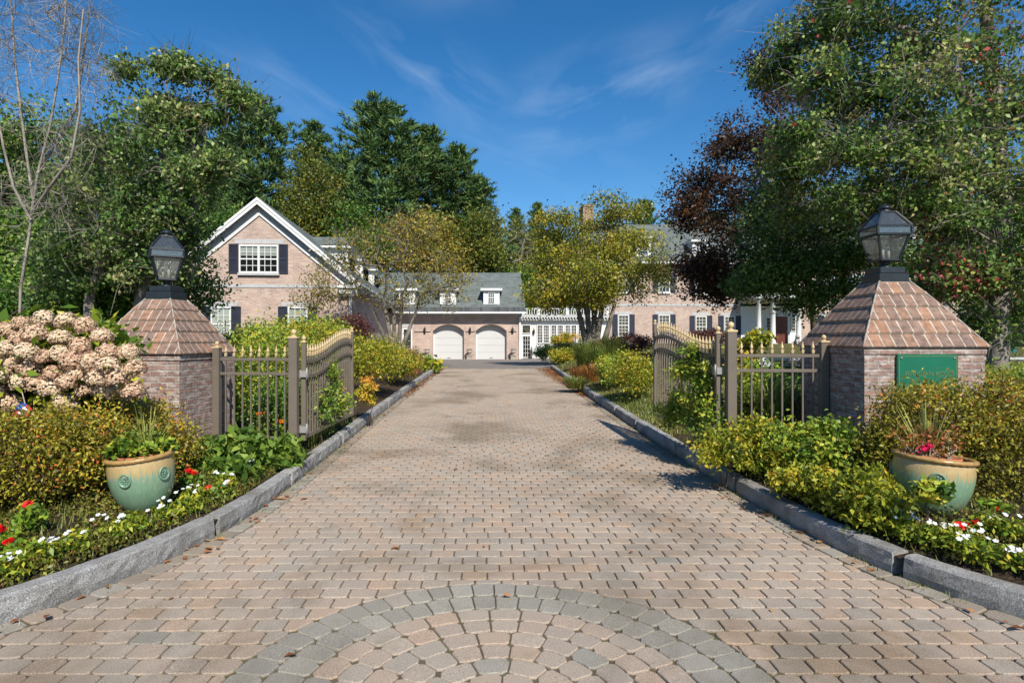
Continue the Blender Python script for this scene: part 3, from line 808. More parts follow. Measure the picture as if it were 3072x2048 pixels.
# ================================================================== carriage house: gabled wing + two-bay garage
DG = 28.0
ch = thing('carriage_house', 'brick carriage house with tall front gable and two white arched garage doors', 'house', (WX(785, DG), DG, .3), world=True)
xl, xr, xa = WX(520, DG), WX(1050, DG), WX(785, DG)
zap, sl_ = WZ(590, 27.4), .835
hw = (xr - xl) / 2
rz = lambda x: zap - sl_ * abs(x - xa)
wl = MB()
zt = lambda x: rz(x) - .30
wl.poly([(xl, DG, -.3), (xr, DG, -.3), (xr, DG, zt(xr)), (xa, DG, zt(xa)), (xl, DG, zt(xl))])
wl.poly([(xr, DG, -.3), (xr, 50, -.3), (xr, 50, zt(xr)), (xr, DG, zt(xr))]); wl.poly([(xl, 50, -.3), (xl, DG, -.3), (xl, DG, zt(xl)), (xl, 50, zt(xl))])
wl.poly([(xr, 50, -.3), (xl, 50, -.3), (xl, 50, zt(xl)), (xa, 50, zt(xa)), (xr, 50, zt(xr))])
wl.build('wall', M['house_brick'], ch)
rf = MB(); ov = .42
gable_roof(rf, xl - ov, xr + ov, xa, rz(xr + ov), zap, DG - .35, 50.3, .14); roof = rf.build('roof', M['slate'], ch)
# white rake boards, frieze, soffit, eave returns
tr = MB()
for s in (-1, 1):
    xe = xa + s * (hw + ov + .02)
    def rake(y0, y1, off0, off1, inset=0, x_end=xe):
        pts = []
        for x in (xa, x_end): pts.append(x)
        a0, a1 = zap - off0, zap - sl_ * abs(x_end - xa) - off0
        b0, b1 = zap - off1, zap - sl_ * abs(x_end - xa) - off1
        q = [(xa, y0, b0), (x_end, y0, b1), (x_end, y0, a1), (xa, y0, a0)]
        q2 = [(p[0], y1, p[2]) for p in q]
        tr.loft([q, q2] if s > 0 else [q[::-1], q2[::-1]])
    rake(DG - .41, DG - .35, .03, .17); rake(DG - .38, DG - .35, .17, .34); rake(DG - .07, DG + .01, .66, .79, x_end=xa + s * (hw - .02))
    # flat eave return box at the gable foot
    x0, x1 = (xr - .5, xr + ov + .03) if s > 0 else (xl - ov - .03, xl + .5)
    ze = rz(xr + ov)
    tr.box(x0, x1, DG - .42, DG - .02, ze - .36, ze - .20)
tr.build('rake_board', M['white'], ch)
sf = MB()
for s in (-1, 1):
    xe = xa + s * (hw + ov); z1 = rz(xe) - .2
    q = [(xa, DG - .35, zap - .21), (xe, DG - .35, z1), (xe, DG, z1), (xa, DG, zap - .21)]
    sf.poly(q if s > 0 else q[::-1])
    x9 = xa + s * (hw - .01); q = [(xa, DG - .03, zap - .66), (x9, DG - .03, zap - sl_ * abs(x9 - xa) - .66), (x9, DG - .03, zap - sl_ * abs(x9 - xa) - .2), (xa, DG - .03, zap - .2)]  # frieze board under the rake; overhang shade is put into its grey colour
    sf.poly(q if s > 0 else q[::-1])
    x0, x1 = (xr, xr + ov) if s > 0 else (xl - ov, xl)
    sf.box(x0, x1, DG + .01, 50, rz(xr + ov) - .46, rz(xr + ov) - .2)
    x0, x1 = (xr - .45, xr + ov - .02) if s > 0 else (xl - ov + .02, xl + .45)
    sf.box(x0, x1, DG - .34, DG - .03, rz(xr + ov) - .62, rz(xr + ov) - .362)
sf.build('soffit', M['stone'], ch)
gt = MB(); ze = rz(xr + ov); gt.box(xr + ov + .005, xr + ov + .12, DG - .33, 43.3, ze - .22, ze - .10); gt.build('gutter', M['white'], ch)
dp = MB(); dp.box(xr - .02, xr + .09, DG - .12, DG - .015, .2, ze - .62); dp.build('downspout', M['white'], ch)
bd = MB(); bd.box(xl - .02, xr + .02, DG - .025, DG + .02, WZ(864, DG), WZ(854.5, DG)); bd.build('band_course', M['stone'], ch)
g = lambda x: WX(x, DG); gz = lambda y_: WZ(y_, DG)
window(ch, g(726), g(840.5), gz(821), gz(738), DG, 3, 2, 2, blind=.62, lintel=(g(709), g(860), gz(734), gz(720.5)))
shutter(ch, g(696), g(724), gz(822), gz(735), DG); shutter(ch, g(841.5), g(868), gz(822), gz(735), DG)
for a, b, s0, s1, t0, t1 in ((645, 703, 615, 643.5, 704, 731), (868, 925.6, 839, 866, 927, 953)):
    window(ch, g(a), g(b), gz(1024), gz(921), DG, 3, 2, 1, blind=.05, lintel=(g(s0 + 8), g(t1 - 8), gz(919.5), gz(907)))
    shutter(ch, g(s0), g(s1), gz(1026), gz(920), DG); shutter(ch, g(t0), g(t1), gz(1026), gz(920), DG)
# dormers on the courtyard slope of the wing
for k, yd in enumerate((33.0, 38.4, 43.7)):
    x1 = -7.75; x0 = xa + .6; zt_ = WZ(746, 33.0)
    b = MB(); b.box(x0, x1, yd, yd + 2.5, rz(x1) - .3, zt_ - .02); dm = b.build('dormer', M['siding'], ch)
    t = MB(); t.box(x0, x1 + .32, yd - .3, yd + 2.8, zt_, zt_ + .14); t.box(x0, x1 + .05, yd - .04, yd + 2.54, zt_ - .22, zt_ - .002)
    t.box(x1 + .003, x1 + .02, yd - .015, yd + .16, rz(x1) + .1, zt_ - .23); t.box(x1 - .15, x1 + .015, yd - .02, yd - .003, rz(x1) + .1, zt_ - .23); t.build('dormer_trim', M['white'], dm)
    r_ = MB(); e0, e1, ya, yb = x0, x1 + .36, yd - .34, yd + 2.84; zb = zt_ + .145; zr = zb + .62; ym = (ya + yb) / 2
    r_.poly([(e0, ya, zb), (e1, ya, zb), (e1 - .75, ym - .4, zr), (e0, ym - .4, zr)]); r_.poly([(e1, ya, zb), (e1, yb, zb), (e1 - .75, ym + .4, zr), (e1 - .75, ym - .4, zr)])
    r_.poly([(e1, yb, zb), (e0, yb, zb), (e0, ym + .4, zr), (e1 - .75, ym + .4, zr)]); r_.poly([(e0, ym - .4, zr), (e1 - .75, ym - .4, zr), (e1 - .75, ym + .4, zr), (e0, ym + .4, zr)])
    r_.build('dormer_roof', M['slate'], dm)
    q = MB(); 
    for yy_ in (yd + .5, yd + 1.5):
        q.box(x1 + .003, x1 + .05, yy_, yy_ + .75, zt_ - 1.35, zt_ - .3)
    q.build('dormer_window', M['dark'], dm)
# the wing stands a few degrees off the drive's axis
WA = R(3.6); pv_ = Vector((xr, DG, 0)) - Vector(OFF[ch.name]); pv_.z = 0
for o in [o for o in bpy.data.objects if o.parent == ch]:
    o.rotation_euler = (0, 0, WA); o.location = pv_ - Matrix.Rotation(WA, 3, 'Z') @ pv_
# garage
DGA = 44.0
X2 = WX(1556.5, DGA); GX0 = xr - 1.6
g2 = lambda x: WX(x, DGA); z2 = lambda y_: WZ(y_, DGA)
arch = []
for a, b in ((1298.5, 1392), (1427, 1520)):
    x0, x1 = g2(a), g2(b); spring, top = z2(993.5), z2(973)
    hwid = (x1 - x0) / 2; rise = top - spring; rad = (hwid ** 2 + rise ** 2) / (2 * rise)
    arch.append((x0, x1, spring, top, rad))
wl = MB(); zw = WZ(938, DGA); zb = -.2
def wallrect(a, b, c, d): wl.poly([(a, DGA, c), (b, DGA, c), (b, DGA, d), (a, DGA, d)])
sd = (g2(1207), g2(1237), z2(984))
xs = [GX0, sd[0], sd[1], arch[0][0], arch[0][1], arch[1][0], arch[1][1], X2]
wallrect(xs[0], xs[1], zb, zw); wallrect(xs[1], xs[2], sd[2], zw); wallrect(xs[2], xs[3], zb, zw); wallrect(xs[4], xs[5], zb, zw); wallrect(xs[6], xs[7], zb, zw)
tops = []
for x0, x1, sp_, tp, rad in arch:
    xc = (x0 + x1) / 2; n = 20
    pt = [(x0 + (x1 - x0) * i / n) for i in range(n + 1)]
    zc = tp - rad
    zz_ = [zc + math.sqrt(max(0, rad ** 2 - (p - xc) ** 2)) for p in pt]
    for i in range(n):
        wl.poly([(pt[i], DGA, zz_[i]), (pt[i + 1], DGA, zz_[i + 1]), (pt[i + 1], DGA, zw), (pt[i], DGA, zw)])
        wl.poly([(pt[i], DGA + .7, zz_[i]), (pt[i + 1], DGA + .7, zz_[i + 1]), (pt[i + 1], DGA, zz_[i + 1]), (pt[i], DGA, zz_[i])])
    wl.poly([(x0, DGA, zb), (x0, DGA + .7, zb), (x0, DGA + .7, zz_[0]), (x0, DGA, zz_[0])]); wl.poly([(x1, DGA + .7, zb), (x1, DGA, zb), (x1, DGA, zz_[-1]), (x1, DGA + .7, zz_[-1])])
    tops.append((pt, zz_))
wl.poly([(sd[0], DGA, zb), (sd[0], DGA + .2, zb), (sd[0], DGA + .2, sd[2]), (sd[0], DGA, sd[2])]); wl.poly([(sd[1], DGA + .2, zb), (sd[1], DGA, zb), (sd[1], DGA, sd[2]), (sd[1], DGA + .2, sd[2])])
wl.poly([(X2, DGA, zb), (X2, 52.5, zb), (X2, 52.5, zw), (X2, 48.2, 6.9), (X2, DGA, zw)]); wl.poly([(X2, 52.5, zb), (GX0, 52.5, zb), (GX0, 52.5, zw), (X2, 52.5, zw)])
wl.build('wall', M['house_brick'], ch)
for x0, x1, sp_, tp, rad in arch:     # brick arch rings, a little proud
    ac = MB()
    xc, zc = (x0 + x1) / 2, tp - rad; a1 = math.asin((x1 - x0) / 2 / rad); n = 18
    for i in range(n):
        t0, t1 = -a1 + 2 * a1 * i / n, -a1 + 2 * a1 * (i + 1) / n
        q = [(xc + r_ * math.sin(t), DGA - .02, zc + r_ * math.cos(t)) for r_, t in ((rad + .003, t0), (rad + .003, t1), (rad + .22, t1), (rad + .22, t0))]
        ac.loft([q, [(p[0], DGA + .01, p[2]) for p in q]])
    ac.build('arch_ring', M['house_brick'], ch)
for (x0, x1, sp_, tp, rad), (pt, zz_) in zip(arch, tops):
    d_ = MB(); yb = DGA + .45; n = len(pt)
    lev = [.17, .70, 1.23, 1.76, 2.29, 3.0]
    for a, b in zip(lev, lev[1:]):
        for i in range(n - 1):
            za, zb_ = min(b - .012, zz_[i]), min(b - .012, zz_[i + 1])
            if za <= a and zb_ <= a: continue
            d_.poly([(pt[i], yb, a), (pt[i + 1], yb, a), (pt[i + 1], yb, max(a, zb_)), (pt[i], yb, max(a, za))])
    d_.box(x0, x1, yb + .012, yb + .03, .1, sp_)
    gd = d_.build('garage_door', M['door_white'], ch)
    for ja, jb in ((x0 + .003, x0 + .09), (x1 - .09, x1 - .003)):
        t = MB(); t.box(ja, jb, DGA + .36, yb - .005, .17, sp_); t.build('door_jamb', M['white'], gd)
    h_ = MB(); xc = (x0 + x1) / 2; h_.box(xc - .12, xc + .12, yb - .035, yb - .002, .27, .31); h_.build('handle', M['steel'], gd)
d_ = MB(); d_.box(sd[0] + .1, sd[1] - .1, DGA + .12, DGA + .17, .17, sd[2] - .1)
for a, b in ((.3, 1.0), (1.1, 2.0)):
    for c in (0, 1):
        xm = (sd[0] + sd[1]) / 2; x0 = sd[0] + .16 if c == 0 else xm + .03; x1 = xm - .03 if c == 0 else sd[1] - .16
        d_.box(x0, x1, DGA + .105, DGA + .122, .17 + a * .85, .17 + b * .85)
sdo = d_.build('side_door', M['door_dark'], ch)
t = MB(); t.box(sd[0], sd[0] + .1, DGA - .03, DGA + .19, .1, sd[2]); t.box(sd[1] - .1, sd[1], DGA - .03, DGA + .19, .1, sd[2]); t.box(sd[0] + .1, sd[1] - .1, DGA - .03, DGA + .19, sd[2] - .1, sd[2]); t.build('door_frame', M['white'], sdo)
k_ = MB(); k_.sphere((sd[0] + .2, DGA + .08, 1.1), .035, 8, 6); k_.build('knob', M['gold'], sdo)
l_ = MB(); l_.box(g2(1202), g2(1242), DGA - .018, DGA + .01, z2(982), z2(970)); l_.build('lintel', M['stone'], ch)
rf = MB(); re0, re1 = 43.45, 48.2; XR = WX(1577, 43.5); ZE, ZRG = 4.0, WZ(818, 48.2)
GL = xa + .3
rf.poly([(GL, re0, ZE), (XR, re0, ZE), (WX(1561, 48.2), re1, ZRG), (GL, re1, ZRG)]); rf.poly([(XR, 53, ZE), (GL, 53, ZE), (GL, re1, ZRG), (WX(1561, 48.2), re1, ZRG)])
rf.poly([(XR, re0, ZE), (XR, 53, ZE), (WX(1561, 48.2), re1, ZRG)])
groof = rf.build('roof', M['slate'], ch)
sk = MB(); sk.poly([(xr - .5, re0 - .18, ZE - .34), (XR + .03, re0 - .18, ZE - .34), (XR, re0 - .003, ZE + .01), (xr - .5, re0 - .003, ZE + .01)]); sk.build('roof_skirt', M['slate_dark'], ch)
t = MB(); t.box(xr - .6, XR + .06, re0 - .27, re0 - .14, ZE - .47, ZE - .345); t.build('gutter', M['white'], ch)
t = MB(); t.box(xr - 1.2, X2 + .1, re0 - .13, DGA + .02, zw - .02, ZE - .40); t.box(xr - 1.2, X2 + .04, DGA - .06, DGA - .003, zw - .02 - .28, zw - .022); t.build('soffit', M['stone'], ch)
t = MB(); t.box(X2 + .02, X2 + .14, DGA - .14, DGA - .02, .2, zw - .3); t.build('downspout', M['white'], ch)
rr_ = lambda y_: ZE + (y_ - re0) * (ZRG - ZE) / (re1 - re0)
for cx in (1474.4, 1344, 1221):
    yd = 43.82; xc = WX(cx, yd); hw_ = .575; z0, z1 = WZ(917, yd), WZ(872, yd)
    b = MB(); b.box(xc - hw_, xc + hw_, yd, yd + 2.4, z0, z1); dm = b.build('dormer', M['siding'], ch)
    t = MB(); t.box(xc - .79, xc + .79, yd - .22, yd + 2.6, z1 + .001, z1 + .19); t.box(xc - hw_ - .02, xc - hw_ + .1, yd - .02, yd - .003, z0, z1); t.box(xc + hw_ - .1, xc + hw_ + .02, yd - .02, yd - .003, z0, z1); t.build('dormer_trim', M['white'], dm)
    r_ = MB(); zb = z1 + .195; zp = WZ(841, yd + .9)
    r_.poly([(xc - .8, yd - .24, zb), (xc + .8, yd - .24, zb), (xc, yd + .75, zp)]); r_.poly([(xc + .8, yd - .24, zb), (xc + .8, yd + 3.6, zb), (xc, yd + 3.6, zp), (xc, yd + .75, zp)]); r_.poly([(xc - .8, yd + 3.6, zb), (xc - .8, yd - .24, zb), (xc, yd + .75, zp), (xc, yd + 3.6, zp)])
    r_.build('dormer_roof', M['slate'], dm)
    wd_ = window(ch, xc - .22, xc + .22, WZ(908, yd), WZ(877, yd), yd, 3, 2, 1, fr=.03, sill=False)
for cx in (1274.4, 1410, 1537.5):
    x = g2(cx); t = MB(); z0 = z2(998)
    t.box(x - .05, x + .05, DGA - .03, DGA - .002, z0 - .1, z0 + .16); t.tube([(x, DGA - .03, z0), (x, DGA - .14, z0 - .02), (x, DGA - .14, z0 + .06)], .014, 5)
    t.lathe([(.03, .05), (.075, .07), (.085, .26), (.06, .27), (.10, .29), (.03, .40), (.012, .46)], 6, (x, DGA - .14, z0), False)
    t.build('wall_lantern', M['iron'], ch)
    t = MB(); w1, w2 = {1274.4: (1243, 1293), 1410: (1397, 1424), 1537.5: (1526, 1549)}[cx]
    t.box(g2(w1), g2(w2), DGA - .045, DGA - .015, z0 + .06, z0 + .095); t.build('tie_bar', M['iron'], ch)

# ================================================================== sunroom link
DS = 46.5
sr = thing('sunroom', 'white clapboard sunroom with roof balustrade between garage and main house', 'sunroom', (WX(1660, DS), DS, .2), world=True)
s1 = lambda x: WX(x, DS); s2 = lambda y_: WZ(y_, DS)
SX0, SX1 = X2 + .25, 9.0
b = MB(); b.box(SX0, SX1, DS, DS + 5, -.2, s2(962)); b.build('wall', M['siding'], sr)
t = MB(); t.box(SX0, SX1, DS - .04, DS - .003, s2(973), s2(962.5)); t.box(SX0, s1(1566), DS - .03, DS - .003, 0, s2(973.5)); t.build('trim_board', M['white'], sr)
t = MB(); t.box(SX0 - .05, SX1, DS - .35, DS + .3, s2(961.5), s2(957)); t.box(SX0 - .1, SX1, DS - .55, DS + .3, s2(951.5), s2(948))
k = 0; x = SX0
while x < SX1 - .1: t.box(x, x + .11, DS - .5, DS + .2, s2(956.5), s2(952)); x += .22
t.build('cornice', M['white'], sr)
t = MB(); t.box(SX0, SX1, DS - .45, DS + 5, s2(948) + .003, s2(948) + .06); t.build('roof', M['slate_dark'], sr)
bl = MB(); zb, zt_ = s2(946.5), s2(925)
bl.box(SX0, SX1, DS - .34, DS - .22, zb, zb + .07); bl.box(SX0, SX1, DS - .34, DS - .22, zt_ - .08, zt_)
x = SX0 + .1
while x < SX1: bl.lathe([(.035, 0), (.05, .1), (.02, .2), (.045, (zt_ - zb) * .45), (.02, zt_ - zb - .15)], 6, (x, DS - .28, zb + .06)); x += .19
for x in (SX0 + .12, s1(1615), s1(1700), SX1 - .15): bl.box(x - .11, x + .11, DS - .4, DS - .16, zb - .05, zt_ + .08); bl.box(x - .15, x + .15, DS - .44, DS - .12, zt_ + .083, zt_ + .15)
bl.build('balustrade', M['white'], sr)
window(sr, s1(1566), s1(1592), s2(1000), s2(974), DS, 1, 1, 1, sash=False, sill=False, fr=.05)
dr = window(sr, s1(1567), s1(1592), .22, s2(1006), DS, 3, 5, 1, sash=False, sill=False, fr=.06, name='door')
for a, b in ((1612, 1627.5), (1631, 1647), (1653.5, 1669), (1673.5, 1689), (1696, 1710), (1713.5, 1729), (1735, 1750)):
    window(sr, s1(a) - .03, s1(b) + .03, s2(1029.5), s2(974), DS, 3, 6, 1, sash=False, sill=False, fr=.06)
t = MB(); x, z0 = s1(1601), s2(1004); t.box(x - .04, x + .04, DS - .04, DS - .003, z0, z0 + .3); t.lathe([(.02, 0), (.08, .12), (.09, .34), (.03, .48), (.01, .56)], 6, (x, DS - .14, z0), False); t.tube([(x, DS - .03, z0 + .15), (x, DS - .12, z0 + .1)], .015, 4); t.build('wall_lantern', M['iron'], sr)
t = MB(); t.box(s1(1566) - .25, s1(1567) + .02, DS - .3, DS - .1, .1, 1.5); t.box(s1(1594), s1(1596), DS - 1.2, DS - .05, .15, 1.1); t.build('step_post', M['white'], sr)

# ================================================================== main house
DH = 47.5
mh = thing('main_house', 'three storey pink brick mansion with dormers, navy shutters and white columned porch', 'house', (22, DH, .9), world=True)
h1 = lambda x: WX(x, DH); h2 = lambda y_: WZ(y_, DH)
HX0, HX1 = h1(1795), 37.0
ZW, ZE, ZR, YR = h2(803), h2(785), WZ(674, 52.5), 52.5
wl = MB(); wl.poly([(HX0, DH, 0), (HX1, DH, 0), (HX1, DH, ZW), (HX0, DH, ZW)])
for x, s in ((HX0, 1), (HX1, -1)):
    q = [(x, 57.5, 0), (x, DH, 0), (x, DH, ZW), (x, YR, ZR - .3), (x, 57.5, ZW)]; wl.poly(q if s > 0 else q[::-1])
wl.poly([(HX1, 57.5, 0), (HX0, 57.5, 0), (HX0, 57.5, ZW), (HX1, 57.5, ZW)]); wl.build('wall', M['house_brick'], mh)
rf = MB(); a, b = HX0 - .15, HX1 + .15
rf.poly([(a, DH - .55, ZE), (b, DH - .55, ZE), (b, YR, ZR), (a, YR, ZR)]); rf.poly([(b, 58.1, ZE), (a, 58.1, ZE), (a, YR, ZR), (b, YR, ZR)])
rf.poly([(a, DH - .55, ZE - .12), (a, YR, ZR - .12), (b, YR, ZR - .12), (b, DH - .55, ZE - .12)])
roof = rf.build('roof', M['slate'], mh)
t = MB(); t.box(HX0 - .18, HX1 + .18, DH - .62, DH - .02, ZE - .24, ZE - .06); t.build('cornice', M['white'], mh)
t = MB(); t.box(HX0 - .02, HX1 + .02, DH - .12, DH - .003, ZW - .05, ZE - .245); t.build('frieze', M['stone'], mh)
t = MB(); t.box(HX0 - .02, HX1 + .02, DH - .03, DH - .002, h2(918), h2(911.6)); t.build('band_course', M['stone'], mh)
c = MB(); c.box(WX(1745, 52), WX(1776, 52), 51.2, 53.4, 0, WZ(626, 52)); c.box(WX(1744, 52) - .03, WX(1777, 52) + .03, 51.15, 53.45, WZ(626, 52), WZ(620, 52)); c.build('chimney', M['chimney_brick'], mh)
wx = [(1854, 1886.5), (1975, 2009), (2086, 2119), (2172, 2205), (2470, 2503), (2556, 2589), (2667, 2700), (2780, 2812)]
for i, (a, b) in enumerate(wx):
    dy = 0 if i in (0, 1, 6, 7) else 4
    for (za, zb), up in (((1007, 944), False), ((877, 818), True)):
        A, B, Z0, Z1 = h1(a), h1(b), h2(za + dy), h2(zb + dy)
        window(mh, A, B, Z0, Z1, DH, 3, 3 if not up else 2, 1, lintel=(A - .3, B + .3, Z1 + .04, Z1 + .27) if not up else None)
        shutter(mh, A - .46, A - .06, Z0 - .02, Z1 + .02, DH, False); shutter(mh, B + .06, B + .46, Z0 - .02, Z1 + .02, DH, False)
for i, (a, b, yt, yb) in enumerate(((1907, 1953, 716, 772), (2078, 2124, 726, 784), (2250, 2296, 726, 784), (2500, 2546, 726, 784), (2690, 2736, 720, 776))):
    yd = DH + .1; x0, x1 = WX(a, yd), WX(b, yd); z0, z1 = WZ(yb, yd), WZ(yt, yd)
    q = MB(); q.box(x0, x1, yd, yd + 4, z0, z1); dm = q.build('dormer', M['siding'], mh)
    t = MB(); t.box(x0 - .18, x1 + .18, yd - .25, yd + 4, z1 + .001, z1 + .17); t.box(x0 - .02, x0 + .14, yd - .025, yd - .003, z0, z1); t.box(x1 - .14, x1 + .02, yd - .025, yd - .003, z0, z1); t.build('dormer_trim', M['white'], dm)
    r_ = MB(); xc = (x0 + x1) / 2; zb = z1 + .175
    r_.poly([(x0 - .2, yd - .27, zb), (x1 + .2, yd - .27, zb), (xc, yd + .7, zb + .45)]); r_.poly([(x1 + .2, yd - .27, zb), (x1 + .2, yd + 4.5, zb), (xc, yd + 4.5, zb + .45), (xc, yd + .7, zb + .45)]); r_.poly([(x0 - .2, yd + 4.5, zb), (x0 - .2, yd - .27, zb), (xc, yd + .7, zb + .45), (xc, yd + 4.5, zb + .45)])
    r_.build('dormer_roof', M['slate'], dm)
    window(mh, x0 + .25, x1 - .25, z0 + .22, z1 - .1, yd, 3, 2, 1, fr=.04, sill=False)
# porch
DP = 44.9; pz = WZ(1033, DP)
px = [WX(v, DP) for v in (2276, 2319, 2396, 2440)]
dx = h1(2341.5)
q = MB(); q.box(px[0] - .5, px[3] + .5, DP - .5, DH + .01, .2, pz); q.box(px[1] - .3, px[2] + .3, DP - .95, DP - .503, .2, pz - .17); q.build('porch_floor', M['wall_stone'], mh)
for x in px:
    q = MB(); zt_ = 4.75
    q.box(x - .24, x + .24, DP - .24, DP + .24, pz, pz + .1); q.lathe([(.2, .1), (.21, .16), (.175, .2), (.18, 1.2), (.15, zt_ - pz - .12), (.19, zt_ - pz - .1)], 16, (x, DP, pz)); q.box(x - .22, x + .22, DP - .22, DP + .22, zt_ - .1, zt_); q.build('column', M['white'], mh)
q = MB(); q.box(px[0] - .35, px[3] + .35, DP - .35, DH + .01, 4.752, 5.25); q.box(px[0] - .55, px[3] + .55, DP - .55, DH + .01, 5.252, 5.4); q.build('porch_roof', M['white'], mh)
q = MB(); q.box(px[0] - .3, px[3] + .3, DH - .03, DH - .004, pz, 4.75); q.build('door_surround', M['siding'], mh)
q = MB(); q.box(dx - .52, dx + .52, DH - .1, DH - .032, pz, h2(949))
for a in (0, 1):
    for z_ in (.15, .75, 1.5): q.box(dx - .42 + a * .46, dx - .04 + a * .46, DH - .115, DH - .1, pz + z_, pz + z_ + .5)
fd = q.build('front_door', M['door_red'], mh)
k_ = MB(); k_.sphere((dx + .43, DH - .14, pz + 1.0), .04, 8, 6); k_.build('knob', M['gold'], fd)
for s in (-1, 1):
    xc = dx + s * .98
    window(mh, xc - .2, xc + .2, pz + 1.0, h2(952), DH - .03, 1, 4, 1, sash=False, sill=False, fr=.05, name='sidelight')
    q = MB(); q.box(xc - .3, xc + .3, DH - .06, DH - .031, pz, pz + .95); q.build('side_panel', M['white'], mh)

# ================================================================== urns, statue, garden ornaments
def urn(cx, label, h=.78):
    x = WX(cx, 43.5); y = 43.5; z = dz(43.5)
    t = thing('stone_urn', label, 'urn', (x, y, z), group='urns on pedestals beside the garage doors', world=True)
    q = MB(); q.box(x - .22, x + .22, y - .22, y + .22, z, z + .06); q.box(x - .18, x + .18, y - .18, y + .18, z + .06, z + .27); q.box(x - .22, x + .22, y - .22, y + .22, z + .27, z + .32); q.build('pedestal', M['urn'], t)
    q = MB(); q.lathe([(.11, .32), (.12, .35), (.05, .40), (.06, .44), (.16, .50), (.185, .58), (.15, .68), (.13, .72), (.21, .76), (.22, .78), (.17, .77), (.12, .70)], 18, (x, y, z)); b_ = q.build('bowl', M['urn'], t)
    q = MB()
    for s in (-1, 1): q.tube([(x + s * .15, y, z + .7), (x + s * .24, y, z + .74), (x + s * .26, y, z + .62), (x + s * .17, y, z + .55)], .016, 5)
    q.build('handle', M['urn'], b_)
urn(1281, 'stone urn left of the left garage door, half behind the hostas')
urn(1408, 'stone urn on pedestal between the two garage doors')
urn(1540, 'stone urn right of the right garage door by the downspout')
def statue():
    D = 42.5; x, z = WX(2392, D), WZ(1036, D)
    t = thing('lion_statue', 'grey seated lion statue on a plinth before the porch column', 'statue', (x, D, z - .5), world=True)
    q = MB(); q.box(x - .3, x + .3, D - .3, D + .3, z - .7, z - .12); q.box(x - .36, x + .36, D - .36, D + .36, z - .12, z); q.build('plinth', M['wall_stone'], t)
    q = MB(); q.sphere((x, D + .12, z + .2), .2, 12, 8, (1, 1.2, 1)); q.sphere((x, D, z + .38), .17, 12, 8, (1, 1, 1.5)); q.sphere((x, D - .08, z + .62), .17, 12, 8); q.sphere((x, D - .2, z + .60), .085, 10, 6, (1, 1.1, .8))
    for s in (-1, 1): q.tube([(x + s * .09, D - .1, z + .4), (x + s * .1, D - .17, z + .2), (x + s * .1, D - .2, z)], [.07, .05, .06], 8); q.sphere((x + s * .1, D - .25, z + .04), .06, 8, 6); q.sphere((x + s * .11, D - .04, z + .76), .04, 8, 6)
    q.build('lion', M['statue'], t)
statue()
x, D = WX(1825, 37), 37.0; z = WZ(1033, D)
t = thing('birdbath', 'grey stone birdbath bowl behind the barberry bushes', 'birdbath', (x, D, z - .6), world=True)
q = MB(); q.lathe([(.2, -.75), (.16, -.68), (.09, -.6), (.08, -.1), (.13, 0)], 14, (x, D, z)); q.build('pedestal', M['urn'], t)
q = MB(); q.lathe([(.1, 0), (.3, .08), (.42, .22), (.44, .3), (.40, .29), (.28, .16), (.02, .12)], 20, (x, D, z)); q.build('bowl', M['urn'], t)
x, D = WX(1806, 36), 36.0; z = WZ(1031, D)
t = thing('gazing_ball', 'shiny blue gazing ball beside the right crabapple trunk', 'garden ball', (x, D, z - .5), world=True)
q = MB(); q.sphere((x, D, z), .2, 18, 12); q.build('ball', M['blue'], t)
q = MB(); q.lathe([(.16, -.75), (.07, -.65), (.06, -.3), (.12, -.18), (.11, -.16)], 12, (x, D, z)); q.build('pedestal', M['terracotta'], t)
# low terrace walls
def low_wall(name, label, xa_, xb_, D, yt, h, mat='wall_stone'):
    x0, x1, z = WX(xa_, D), WX(xb_, D), WZ(yt, D)
    t = thing(name, label, 'garden wall', ((x0 + x1) / 2, D, z - h), world=True)
    q = MB(); q.box(x0, x1, D, D + .35, z - h - .3, z - .08); q.build('wall', M[mat], t)
    q = MB(); q.box(x0 - .04, x1 + .04, D - .05, D + .4, z - .08, z); q.build('coping', M['stone'], t)
low_wall('terrace_wall', 'low stone terrace wall with pale coping seen through right fence', 2190, 2420, 20, 1074, .4)
low_wall('terrace_wall', 'long low stone retaining wall in front of the porch', 2030, 2330, 40.5, 1040, .7)
low_wall('terrace_wall', 'short low wall below the sunroom windows left of the crabapple', 1715, 1790, 41, 1026, .8)
low_wall('terrace_wall', 'low pale stone wall right of the right brick pillar', 2930, 3250, 22, 1072, .5)
# chairs and table beyond the right pillar
def adirondack(cx, cy, D, rz, label, mat):
    x, z = WX(cx, D), WZ(cy, D)
    t = thing('garden_chair', label, 'chair', (x, D, z), (0, 0, rz))
    q = MB()
    for i in range(5):
        a = -.22 + i * .11; q.box(a - .045, a + .045, .18, .2, .3, .95 - abs(i - 2) * .04, Matrix.Rotation(R(-18), 4, 'X'))
    q.build('backrest', M[mat], t)
    q = MB()
    for i in range(5): q.box(-.27, .27, -.28 + i * .1, -.2 + i * .1, .36 - i * .02, .38 - i * .02)
    q.build('seat', M[mat], t)
    for s in (-1, 1):
        q = MB(); q.box(s * .3 - .02, s * .3 + .02, -.3, -.22, 0, .55); q.build('leg', M[mat], t)
        q = MB(); q.box(s * .3 - .02, s * .3 + .02, .1, .45, .0, .3); q.build('leg', M[mat], t)
        q = MB(); q.box(s * .32 - .06, s * .32 + .06, -.36, .3, .55, .58); q.build('armrest', M[mat], t)
adirondack(3012, 1060, 29, R(-60), 'blue garden chair right of the sign pillar', 'teal')
adirondack(2985, 1060, 31, R(50), 'brown wooden garden chair beside the blue one', 'wood')
